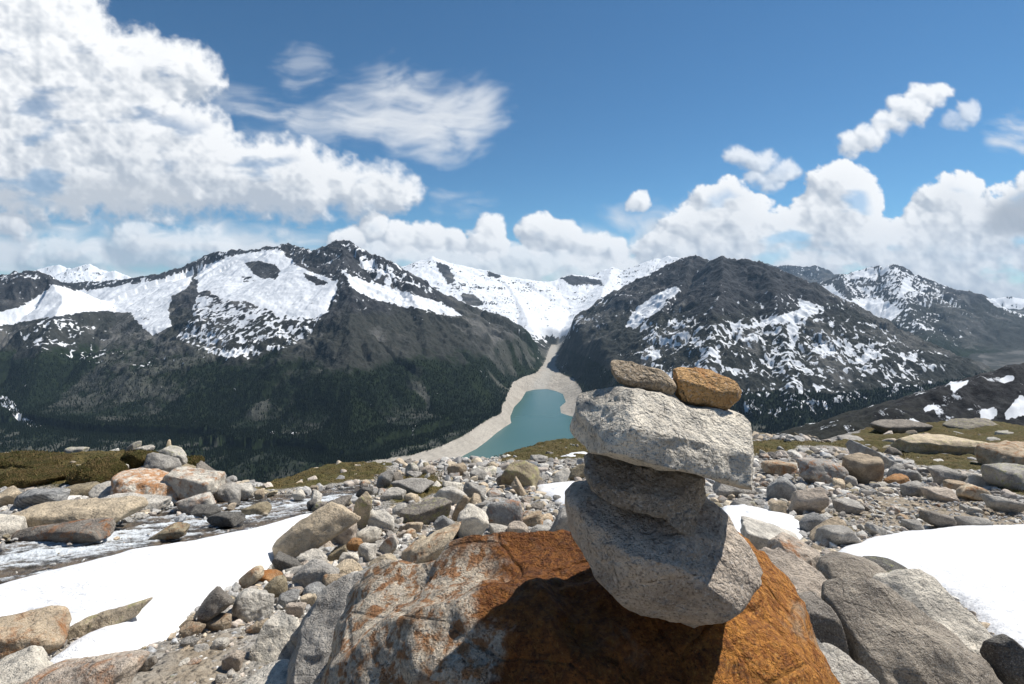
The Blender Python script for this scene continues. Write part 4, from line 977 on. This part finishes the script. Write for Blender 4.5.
    area([(640, 325), (720, 320), (820, 318), (900, 345), (960, 372), (900, 385), (860, 400), (780, 425), (700, 420), (640, 360)], .36, 8, [1])
    area([(560, 345), (620, 320), (640, 380), (600, 400), (570, 380)], -.25, 6, [1])
    area([(725, 258), (760, 262), (800, 290), (760, 312), (720, 320), (690, 300)], -.12, 6, [1])
    # far right
    area([(832, 284), (838, 297), (855, 306), (873, 303), (890, 311), (872, 325), (850, 319), (828, 306), (819, 297)], 1.3, 2.5, [2])
    area([(824, 284), (850, 299), (880, 299), (902, 311), (888, 324), (850, 320), (826, 302)], .9, 2.5, [2])
    area([(840, 272), (900, 268), (965, 300), (980, 330), (900, 330), (860, 318)], .38, 4, [2])
    area([(904, 279), (908, 278), (914, 290), (906, 292), (898, 297), (902, 288)], 1.1, 1.5, [2])
    area([(855, 268), (880, 266), (900, 268), (880, 275), (850, 280)], .45, 2, [2])
    area([(865, 322), (900, 318), (960, 330), (975, 350), (930, 345), (870, 335)], .40, 5, [2])
    area([(985, 298), (1030, 297), (1200, 300), (1200, 320), (1024, 317), (1000, 308)], 1.2, 2.5, [2])
    # near hillside at the right
    for p in ([(951, 384), (967, 380), (968, 383), (955, 391), (951, 389)], [(924, 407), (934, 404), (938, 407), (926, 411)], [(981, 411), (994, 408), (1000, 412), (988, 421), (982, 418)], [(1004, 416), (1018, 398), (1026, 397), (1040, 400), (1060, 410), (1024, 416), (1008, 419)], [(905, 422), (912, 419), (922, 423), (918, 427)], [(1000, 378), (1012, 374), (1014, 378), (1004, 382)]):
        area(p, 1.6, 1.2, [4])
    # vegetation: forest low, scrub and grass above it
    zt = z + 150 * fbm2(x / 420, y / 420, 4, 120) + 45 * g2
    forest = smooth(-270, -500, zt) * np.where(isF, 0, np.where(own == -1, smooth(700, 1100, r) * (r < 4500), 1)) * (1 - shore)
    forest *= np.where((own == 1) & (z > -500), .25, 1.)
    forest *= 1 - .85 * smooth(4300, 5600, y)
    grassy = smooth(40, -260, zt) * (1 - shore)
    streak = np.clip(.5 + .55 * ridged2(sw / 62, d1 / 900, 3, 130), 0, 1) * marg * smooth(60, 400, d1)
    # rubble fans on the lower slopes
    # tree bumps
    z = z + forest * 3.5 * np.abs(noise2(x / 7, y / 7, 140)) * (y < 5500)
    river = np.zeros(n, F32)
    kk = np.where((y > 3300) & (y < 7000) & (np.abs(x - 300) < 1200))[0]
    RV = [(537, 391, -695), (541, 383, -680), (547, 374, -655), (551, 362, -640), (553, 350, -630), (556, 343, -600), (566, 335, -560), (572, 326, -520)]
    Q = [at_z(*q)[:2] for q in RV]; dm = np.full(len(kk), 1e9)
    for a, b in zip(Q[:-1], Q[1:]):
        ex, ey = b - a; t_ = np.clip(((x[kk] - a[0]) * ex + (y[kk] - a[1]) * ey) / (ex * ex + ey * ey), 0, 1)
        dm = np.minimum(dm, np.hypot(x[kk] - a[0] - t_ * ex, y[kk] - a[1] - t_ * ey))
    river[kk] = smooth(75, 25, dm + 30 * fbm2(x[kk] / 120, y[kk] / 120, 2, 7))
    co = np.stack([x, y, z], 1)
    q = grid_quads(len(rho), len(az))
    def slope_mat(name, k, bd=22.0, mul=1.0):
     t = NT(name); P = t.pos()
     sA, fA, gA, kA, hA, rA = t.attr('snow'), t.attr('forest'), t.attr('grassy'), t.attr('streak'), t.attr('shore'), t.attr('river')
     nA = t.noise(P, .012 * k, 6, .65); nB = t.noise(P, .06 * k, 5, .7); nC = t.noise(P, .0035 * k, 5, .6); nD = t.noise(t.stretch(P, (1, .45, 1)), .028 * k, 3, .6)
     rockc = t.mix(t.ramp(nA, .3, .7), (.019, .020, .023), (.083, .084, .087))
     rockc = t.mix(t.ramp(nB, .45, .7, 0, .6), rockc, (.035, .034, .034))
     sc = t.mix(t.ramp(nB, .35, .65), (.026, .030, .023), (.054, .053, .043))
     c = t.mix(t.math('MULTIPLY', t.ramp(t.math('ADD', gA, t.math('MULTIPLY', t.math('SUBTRACT', nA, .5), 1.6)), .25, .8), .75), rockc, sc)
     c = t.mix(t.math('MULTIPLY', t.ramp(kA, .62, .86, 0, .75), t.ramp(nC, .35, .6)), c, (.165, .16, .148))
     fo = t.mix(t.ramp(nB, .42, .62), (.007, .012, .008), (.020, .030, .014))
     fo = t.mix(t.math('MULTIPLY', t.ramp(nC, .48, .62), .8), fo, t.mix(nB, (.014, .024, .010), (.028, .038, .016)))
     ff = t.ramp(t.math('ADD', fA, t.math('MULTIPLY', t.math('SUBTRACT', nB, .5), 1.3)), .30, .52)
     gap = t.math('MULTIPLY', t.ramp(t.math('ADD', kA, t.math('MULTIPLY', t.math('SUBTRACT', nA, .5), .7)),   .66, .84), t.ramp(nC, .36, .56, 0, .55))
     ff = t.math('MULTIPLY', ff, t.math('SUBTRACT', 1.0, gap))
     c = t.mix(ff, c, fo)
     shc = t.mix(t.ramp(nA, .3, .7), (.36, .325, .275), (.47, .43, .37))
     shc = t.mix(t.ramp(t.noise(t.stretch(P, (1, 1, 9)), .035, 4), .45, .6, 0, .35), shc, (.25, .23, .20))
     c = t.mix(hA, c, shc)
     c = t.mix(t.math('MULTIPLY', rA, .8), c, (.40, .38, .34))
     sf = t.ramp(t.math('ADD', t.math('ADD', sA, t.math('ADD', t.math('MULTIPLY', t.math('SUBTRACT', nA, .5), .5), t.math('MULTIPLY', t.math('SUBTRACT', nD, .5), .8))), t.math('MULTIPLY', t.math('SUBTRACT', nB, .5), .8)), .0, .10)
     sf = t.math('MULTIPLY', sf, t.math('SUBTRACT', 1.0, hA))
     c = t.mix(sf, t.mix(1.0, c, (mul, mul, mul), 'MULTIPLY'), (.76, .78, .80))
     nb = t.bump(t.math('MULTIPLY', t.math('ADD', nA, t.math('MULTIPLY', nB, .4)), t.math('SUBTRACT', 1.0, t.math('MULTIPLY', sf, .75))), bd / k, .8)
     return t.done(t.bsdf(c, .95, nb, .05))
    mfar = slope_mat('mountain_slopes', 1.0); mnear = slope_mat('stony_hillside', 9.0, 22.0, .85); mval = slope_mat('valley_side', 1.0, 1.5)
    att = dict(snow=snow, forest=forest, grassy=grassy, streak=streak, shore=shore, river=river)
    fo_ = own[q]; owner = np.where(fo_.max(1) < 0, -1, fo_[:, 0]); owner = np.where(fo_[:, 0] < 0, fo_.max(1), owner)
    labs = {-1: ('valley', 'steep valley side and floor below the viewpoint'), 0: ('mountain', 'long dark mountain ridge with two snowfields and forested foot left of the lake'), 1: ('mountain', 'dark pointed mountain with many small snow streaks right of the lake'),
            2: ('mountain', 'bluish distant mountains at the far right'), 3: ('glacier', 'snow covered glacier crest closing the valley behind the lake'), 4: ('hillside', 'dark rocky hillside rising at the right edge with a few snow patches')}
    for k, (nm, lb) in labs.items():
        qq = q[owner == k]; used = np.unique(qq); mp = np.full(n, -1); mp[used] = np.arange(len(used))
        me = mesh_from(nm, co[used], mp[qq], mat=mnear if k == 4 else mval if k == -1 else mfar, attrs={a: b[used] for a, b in att.items()})
        tag(link(nm, me), lb, nm, kind='structure')
    # ---- trees of the far-off wood
    rr = np.random.RandomState(4)
    sel = np.where((forest > .5) & (r < 4200) & (y > 1350) & (np.abs(U - 512) < 620) & (V > 300))[0]
    w_ = forest[sel] * (1 - .8 * smooth(.6, .85, streak[sel])); sel = sel[rr.rand(len(sel)) < w_ * .5]
    sel = sel[rr.permutation(len(sel))[:95000]]
    b = co[sel] + np.stack([rr.uniform(-6, 6, len(sel)), rr.uniform(-6, 6, len(sel)), 0 * sel - 1.0], 1)
    hh = rr.uniform(7, 16, len(sel)) * (.75 + .5 * rr.rand(len(sel))); ww = hh * .22
    ang = np.arange(5) / 5 * 2 * np.pi
    ring = np.stack([np.cos(ang), np.sin(ang)], 1)
    VV = np.zeros((len(sel), 6, 3), F32)
    VV[:, :5, :2] = b[:, None, :2] + ring[None] * ww[:, None, None]; VV[:, :5, 2] = b[:, None, 2]
    VV[:, 5] = b + np.stack([0 * hh, 0 * hh, hh], 1)
    tt = np.array([[i, (i + 1) % 5, 5] for i in range(5)]); TT = (tt[None] + np.arange(len(sel))[:, None, None] * 6).reshape(-1, 3)
    t = NT('spruce_wood'); P = t.pos()
    mm = t.done(t.bsdf(t.mix(t.noise(P, .03, 3), (.006, .010, .006), (.020, .029, .014)), 1.0, None, 0.0))
    me = mesh_from('forest', VV.reshape(-1, 3), tris=TT, mat=mm, smooth_shade=False)
    tag(link('forest', me), 'dark spruce forest on the lower mountain slopes', 'forest', kind='stuff')
build_mountains()

def build_lake():
    P = np.array(LAKE); c = P.mean(0); Q = [(a - c) * 1.12 + c for a in P]
    bm = bmesh.new(); vs = [bm.verts.new((a[0], a[1], ZL)) for a in Q]; f = bm.faces.new(vs); bmesh.ops.triangulate(bm, faces=[f])
    for f in bm.faces:
        if f.normal.z < 0: f.normal_flip()
    me = bpy.data.meshes.new('lake'); bm.to_mesh(me); bm.free()
    t = NT('glacial_lake'); P = t.pos(); n = t.noise(P, .004, 3); n2 = t.noise(t.stretch(P, (1, .4, 1)), .06, 4)
    c = t.mix(n, (.052, .118, .102), (.072, .140, .120))
    me.materials.append(t.done(t.bsdf(c, .22, t.bump(n2, .6, .25), .35)))
    tag(link('lake', me), 'turquoise reservoir lake between pale banks', 'lake', kind='structure')
build_lake()

# ------------------------------------------------------------------ clouds on a far sky backdrop
def build_sky():
    D = 60000.0
    us = np.linspace(-330, 1354, 1180); vs = np.linspace(-260, 318, 560)
    Uu, Vv = np.meshgrid(us, vs); u = Uu.ravel(); v = Vv.ravel()
    a = (342.0 - v) / FPX; dy = cp + a * sp; dz = -sp + a * cp; dx = (u - 512.0) / FPX
    d = np.stack([dx, dy, dz], 1); d /= np.linalg.norm(d, axis=1)[:, None]
    co = d * D
    # lay the weather out on angles (azimuth / elevation scaled so one unit is about a pixel)
    wu = u + 9 * fbm2(u / 60, v / 60, 3, 200) + 4 * fbm2(u / 17, v / 17, 3, 204); wv = v + 9 * fbm2(u / 60 + 9, v / 60, 3, 208) + 4 * fbm2(u / 17 + 5, v / 17, 3, 212)
    def billow(s, seed, oct=5): return 1 - 2 * sum((.56 ** i) * np.abs(noise2(u / s * 2.1 ** i + 3 * i, v / s * 2.1 ** i, seed + i)) for i in range(oct)) / 1.1
    B1 = billow(46, 220); B2 = billow(22, 230); B3 = fbm2(u / 15 + 3, v / 15, 5, 236, .62)
    soft = fbm2(u / 90, v / 55, 5, 240)
    H = np.zeros(len(u), F32); Al = np.zeros(len(u), F32); Gy = np.zeros(len(u), F32)
    holes = fbm2(u / 75 + 4, v / 34 + 2, 5, 290)
    Hm = np.full(Uu.shape, -60., F32); GU = wu.reshape(Uu.shape); GV = wv.reshape(Uu.shape)
    du, dv = us[1] - us[0], vs[1] - vs[0]; rc = np.random.RandomState(77)
    def cum(poly, depth=26, amp=11, grey=0., dens=1.0, fuzz=3.0, rough=1.0):
        nonlocal Hm, Al
        p = np.array(poly, float); lo_, hi_ = np.maximum(p.min(0), (-320, -250)), np.minimum(p.max(0), (1340, 315))
        n = int((hi_[0] - lo_[0]) * (hi_[1] - lo_[1]) / 24) + 60
        q = lo_ + rc.rand(n, 2) * (hi_ - lo_); s = sdpoly(q[:, 0], q[:, 1], poly); k = s > .8; q, s = q[k], s[k]
        A_ = np.full(Uu.shape, -60., F32)
        for (cx, cy), sd_ in zip(q, s):
            r = min(max(sd_ * rc.uniform(.45, 1.05), 1.8), amp * rc.uniform(.6, 1.9))
            zc = math.sqrt(min(sd_, depth) / depth) * depth * .9 + rc.uniform(-.5, .5) * r
            i0, i1 = int((cy - r - 16 - vs[0]) / dv), int((cy + r + 16 - vs[0]) / dv) + 1; j0, j1 = int((cx - r - 16 - us[0]) / du), int((cx + r + 16 - us[0]) / du) + 1
            i0, j0 = max(i0, 0), max(j0, 0)
            gu_, gv_ = GU[i0:i1, j0:j1], GV[i0:i1, j0:j1]
            d2 = (gu_ - cx) ** 2 + (gv_ - cy) ** 2
            h_ = np.where(d2 < r * r, zc + np.sqrt(np.maximum(r * r - d2, 0)) * 1.1, zc - (np.sqrt(d2) - r) * 2.2)
            np.maximum(A_[i0:i1, j0:j1], h_, out=A_[i0:i1, j0:j1])
        sp_ = sdpoly(wu, wv, poly).reshape(Uu.shape)
        e = np.where(A_ > -50, np.minimum(A_, sp_ + amp * .9), -60) + rough * (amp * .50 * B1 + amp * .55 * B2 + amp * .5 * B3).reshape(Uu.shape)
        al = (smooth(-fuzz, fuzz * 2.0, e) * dens).ravel() * (1 - .6 * smooth(.12, .42, holes) * smooth(3, 20, sp_.ravel()))
        Hm = np.maximum(Hm, A_ + (amp * .50 * B1 + amp * .42 * B2 + amp * .3 * B3).reshape(Uu.shape)); Al = np.maximum(Al, al)
    def wisp(poly, dens, fuzz=16, sx=60, sy=14, rot=0, thr=0., grey=0.):
        nonlocal H, Al
        s = sdpoly(wu, wv, poly)
        c_, s_ = math.cos(rot), math.sin(rot); uu = u * c_ + v * s_; vv = -u * s_ + v * c_
        n = fbm2(uu / sx + .5 * noise2(u / 40, v / 40, 9), vv / sy + .5 * noise2(u / 40, v / 40, 19), 5, 250 + int(sx), .52)
        al = smooth(-fuzz, fuzz, s + fuzz * 1.1 * n) * dens * smooth(-.55 + thr, .55 + thr, n + .2)
        Al = 1 - (1 - Al) * (1 - al)
    # left mass
    cum([(-400, -300), (40, -300), (70, -40), (95, 2), (112, 28), (150, 38), (188, 46), (212, 62), (217, 84), (205, 98), (180, 108), (214, 122), (236, 142), (262, 142), (300, 150), (352, 168), (398, 172), (420, 186), (414, 206), (380, 214), (330, 210), (300, 214), (230, 206), (160, 214), (60, 212), (-400, 220)], 46, 11, fuzz=8)
    cum([(-10, 213), (10, 212), (28, 216), (34, 228), (26, 236), (-20, 236)], 14, 5)
    wisp([(-400, 222), (100, 228), (160, 224), (250, 232), (335, 238), (345, 262), (300, 300), (-400, 300)], .93, 14, 70, 26)
    cum([(110, 232), (125, 222), (140, 226), (165, 231), (190, 236), (225, 240), (240, 262), (120, 266)], 24, 8, dens=.85, fuzz=7)
    cum([(30, 242), (60, 236), (95, 244), (110, 268), (20, 272)], 20, 7, dens=.8, fuzz=7)
    # band behind the crest
    def ell(cx, cy, rx, ry, n=22): return [(cx + rx * math.cos(i * 2 * math.pi / n), cy + ry * math.sin(i * 2 * math.pi / n)) for i in range(n)]
    cum([(322, 256), (345, 244), (400, 242), (450, 246), (500, 250), (560, 246), (610, 250), (640, 262), (650, 300), (320, 300)], 18, 7, fuzz=4, dens=.92)
    for e_ in ((350, 238, 20, 15), (372, 230, 16, 13), (400, 238, 18, 14), (428, 240, 17, 14), (455, 244, 15, 12), (492, 232, 15, 18), (487, 246, 24, 16), (540, 228, 16, 15), (552, 240, 26, 20), (588, 248, 22, 15), (616, 256, 16, 12)):
        cum(ell(*e_), 15, 7, fuzz=3)
    wisp([(560, 232), (600, 222), (650, 214), (700, 205), (760, 214), (760, 300), (560, 300)], .85, 14, 60, 30)
    cum([(640, 252), (655, 232), (672, 212), (690, 200), (706, 187), (730, 182), (752, 196), (770, 214), (800, 208), (815, 176), (832, 162), (852, 158), (866, 172), (878, 196), (884, 222), (905, 224), (920, 208), (926, 186), (950, 176), (972, 180), (986, 200), (1010, 186), (1040, 178), (1120, 160), (1260, 170), (1400, 150), (1400, 312), (640, 312)], 30, 9, fuzz=2.5)
    for e_ in ((742, 157, 16, 9), (764, 162, 20, 11), (784, 170, 15, 11), (768, 180, 18, 10)):
        cum(ell(*e_), 9, 7, fuzz=6, dens=.8, rough=1.2)
    cum([(846, 146), (850, 134), (866, 126), (884, 114), (900, 102), (922, 92), (942, 90), (944, 104), (924, 116), (904, 128), (880, 137), (860, 149)], 12, 7, fuzz=6, dens=.85)
    for e_ in ((852, 141, 13, 10), (868, 133, 15, 10), (886, 121, 14, 10), (903, 108, 14, 12), (922, 99, 17, 12), (938, 94, 13, 9), (915, 116, 16, 9)):
        cum(ell(*e_), 9, 6, fuzz=4, dens=.93, rough=1.25)
    cum(ell(966, 112, 11, 9), 7, 5, fuzz=5, dens=.7, rough=1.3); cum(ell(956, 121, 12, 6), 6, 5, fuzz=5, dens=.5, rough=1.3)
    cum([(626, 199), (636, 193), (648, 193), (650, 204), (638, 210), (627, 208)], 6, 3.5, fuzz=2.5, dens=.95)
    wisp([(985, 128), (1024, 122), (1200, 110), (1200, 150), (1024, 148), (992, 142)], .75, 12)
    wisp([(222, 100), (270, 116), (345, 108), (400, 92), (450, 100), (490, 100), (494, 120), (470, 145), (420, 146), (340, 134), (270, 124)], .55, 20, 90, 15, .14, -.05)
    wisp([(335, 104), (372, 84), (392, 70), (420, 82), (440, 96), (484, 92), (496, 112), (470, 148), (440, 154), (410, 140), (360, 126)], .62, 18, 48, 16, -.25, .05)
    wisp([(250, 108), (330, 116), (420, 118), (480, 118), (470, 138), (400, 132), (300, 124)], .60, 14, 60, 8, .10, 0)
    wisp([(280, 60), (310, 50), (330, 62), (318, 80), (285, 82)], .35, 14, 40, 12)
    wisp([(435, 196), (470, 196), (495, 206), (470, 212), (440, 208)], .35, 8, 40, 10)
    # shading of the billows: light from upper right
    H = np.maximum(Hm, 0).ravel(); HH = H.reshape(Uu.shape)
    def blur(a, k):
        for ax in (0, 1):
            c = np.cumsum(np.concatenate([np.repeat(np.take(a, [0], ax), k + 1, ax), a, np.repeat(np.take(a, [-1], ax), k, ax)], ax), ax)
            n_ = a.shape[ax]; a = (np.take(c, range(2 * k + 1, 2 * k + 1 + n_), ax) - np.take(c, range(0, n_), ax)) / (2 * k + 1)
        return a
    Hs = blur(HH, 1); gv, gu = np.gradient(Hs); Hb = blur(HH, 7); gvb, gub = np.gradient(Hb)
    AA = blur(Al.reshape(Uu.shape), 14)
    lit = (gu * -.45 + gv * .8) * .14 + (gub * -.45 + gvb * .8) * .38
    lit = np.clip(.68 + lit + .036 * (HH - Hb) + .03 * np.clip(Hs - blur(HH, 3), -4, 4), 0, 1)
    # thick parts and undersides are greyer
    thick = blur((Al * smooth(0, 40, H)).reshape(Uu.shape), 12)
    lit = lit - .22 * thick * smooth(60, 225, Vv) - .14 * smooth(.1, -.5, soft.reshape(Uu.shape)) * thick
    lit = np.clip(lit, 0, 1).ravel()
    dark = np.array([.45, .50, .57]); white = np.array([.93, .94, .95])
    col = dark + (white - dark) * lit[:, None] ** 1.1
    # flat grey base of the big left cloud and the dark cloud at the far right
    base = smooth(0, 26, sdpoly(wu, wv, [(-400, 172), (120, 168), (190, 178), (220, 200), (180, 226), (-400, 226)])) * .55
    dk = smooth(-6, 16, sdpoly(wu, wv, [(976, 208), (990, 198), (1010, 188), (1060, 176), (1200, 170), (1200, 240), (1024, 241), (990, 241), (978, 228)]))
    col = col * (1 - base[:, None]) + base[:, None] * np.array([.56, .59, .63])
    col = col * (1 - dk[:, None] * .85) + dk[:, None] * .85 * np.array([.36, .40, .46])
    Al = np.maximum(Al, dk * .95)
    fade = smooth(-330, -250, u) * smooth(1354, 1270, u) * smooth(-260, -190, v)
    Al = Al * fade
    # horizon haze lowers cloud contrast
    hz = smooth(225, 300, v)[:, None] * .12
    col = col * (1 - hz) + hz * np.array([.70, .76, .82])
    q = grid_quads(560, 1180); keep = (Al[q] > .003).any(1)
    q = q[keep]; used = np.unique(q); mp = np.full(len(u), -1); mp[used] = np.arange(len(used))
    t = NT('cloud_backdrop')
    em = t.n('ShaderNodeEmission', {'Color': t.attr('cloud', 'Color'), 'Strength': CLOUD}).outputs[0]
    tr = t.n('ShaderNodeBsdfTransparent').outputs[0]
    mx = t.n('ShaderNodeMixShader'); t.t.links.new(t.attr('cover'), mx.inputs[0]); t.t.links.new(tr, mx.inputs[1]); t.t.links.new(em, mx.inputs[2])
    m = t.done(mx.outputs[0]); m.cycles.emission_sampling = 'NONE'
    me = mesh_from('sky', co[used], mp[q], mat=m, attrs={'cloud': col[used], 'cover': Al[used]})
    tag(link('sky', me), 'white cumulus clouds and wisps in the blue sky', 'sky', kind='structure')
CLOUD = .93
EXPO = 0.28
build_sky()

# ------------------------------------------------------------------ air
def build_haze():
    x0, x1, y0, y1, z0, z1 = -15500, 15500, -14800, 15500, -820, 1100
    bm = bmesh.new(); bmesh.ops.create_cube(bm, size=1)
    for v in bm.verts: v.co = Vector(((x0 + x1) / 2 + v.co.x * (x1 - x0), (y0 + y1) / 2 + v.co.y * (y1 - y0), (z0 + z1) / 2 + v.co.z * (z1 - z0)))
    me = bpy.data.meshes.new('haze'); bm.to_mesh(me); bm.free()
    m = bpy.data.materials.new('thin_air'); m.use_nodes = True; nt = m.node_tree; nt.nodes.clear()
    o = nt.nodes.new('ShaderNodeOutputMaterial'); p = nt.nodes.new('ShaderNodeVolumePrincipled')
    p.inputs['Color'].default_value = (.50, .74, 1, 1); p.inputs['Density'].default_value = HAZE; p.inputs['Anisotropy'].default_value = .1
    nt.links.new(p.outputs[0], o.inputs['Volume']); me.materials.append(m)
    tag(link('haze', me), 'thin bluish air over the whole valley', 'haze', kind='stuff')
HAZE = 2.3e-5
build_haze()

# ------------------------------------------------------------------ light and camera
SAZ, SEL = rad(60), rad(54)       # azimuth to the right of the view direction, elevation
w = bpy.data.worlds.new('World'); bpy.context.scene.world = w; w.use_nodes = True
nt = w.node_tree; bg = nt.nodes['Background']; sk = nt.nodes.new('ShaderNodeTexSky')
sk.sky_type = 'NISHITA'; sk.sun_disc = False; sk.sun_elevation = SEL; sk.sun_rotation = SAZ; sk.altitude = 2400; sk.air_density = 1.0; sk.dust_density = .1; sk.ozone_density = 2.0
tn = nt.nodes.new('ShaderNodeMix'); tn.data_type = 'RGBA'; tn.blend_type = 'MULTIPLY'; tn.inputs[0].default_value = 1; tn.inputs[7].default_value = (.60, .98, 1.12, 1)
nt.links.new(sk.outputs[0], tn.inputs[6]); nt.links.new(tn.outputs[2], bg.inputs[0]); bg.inputs[1].default_value = .074
L = bpy.data.lights.new('sun', 'SUN'); L.energy = 4.9; L.angle = rad(.53); L.color = (1, .955, .89)
so = bpy.data.objects.new('sun', L); C.objects.link(so)
sd = Vector((math.sin(SAZ) * math.cos(SEL), math.cos(SAZ) * math.cos(SEL), math.sin(SEL)))
so.rotation_euler = sd.to_track_quat('Z', 'Y').to_euler()
cam = bpy.data.cameras.new('camera'); cam.sensor_width = 36; cam.lens = 18; cam.clip_start = .05; cam.clip_end = 200000
co_ = bpy.data.objects.new('camera', cam); C.objects.link(co_); co_.rotation_euler = (rad(90) - PITCH, 0, 0)
sc = bpy.context.scene; sc.camera = co_
sc.view_settings.view_transform = 'Standard'; sc.view_settings.look = 'None'; sc.view_settings.exposure = EXPO; sc.view_settings.gamma = 1
sc.cycles.use_denoising = True; sc.cycles.max_bounces = 6; sc.cycles.volume_bounces = 0; sc.cycles.transparent_max_bounces = 12
sc.cycles.use_adaptive_sampling = True; sc.cycles.adaptive_threshold = .02
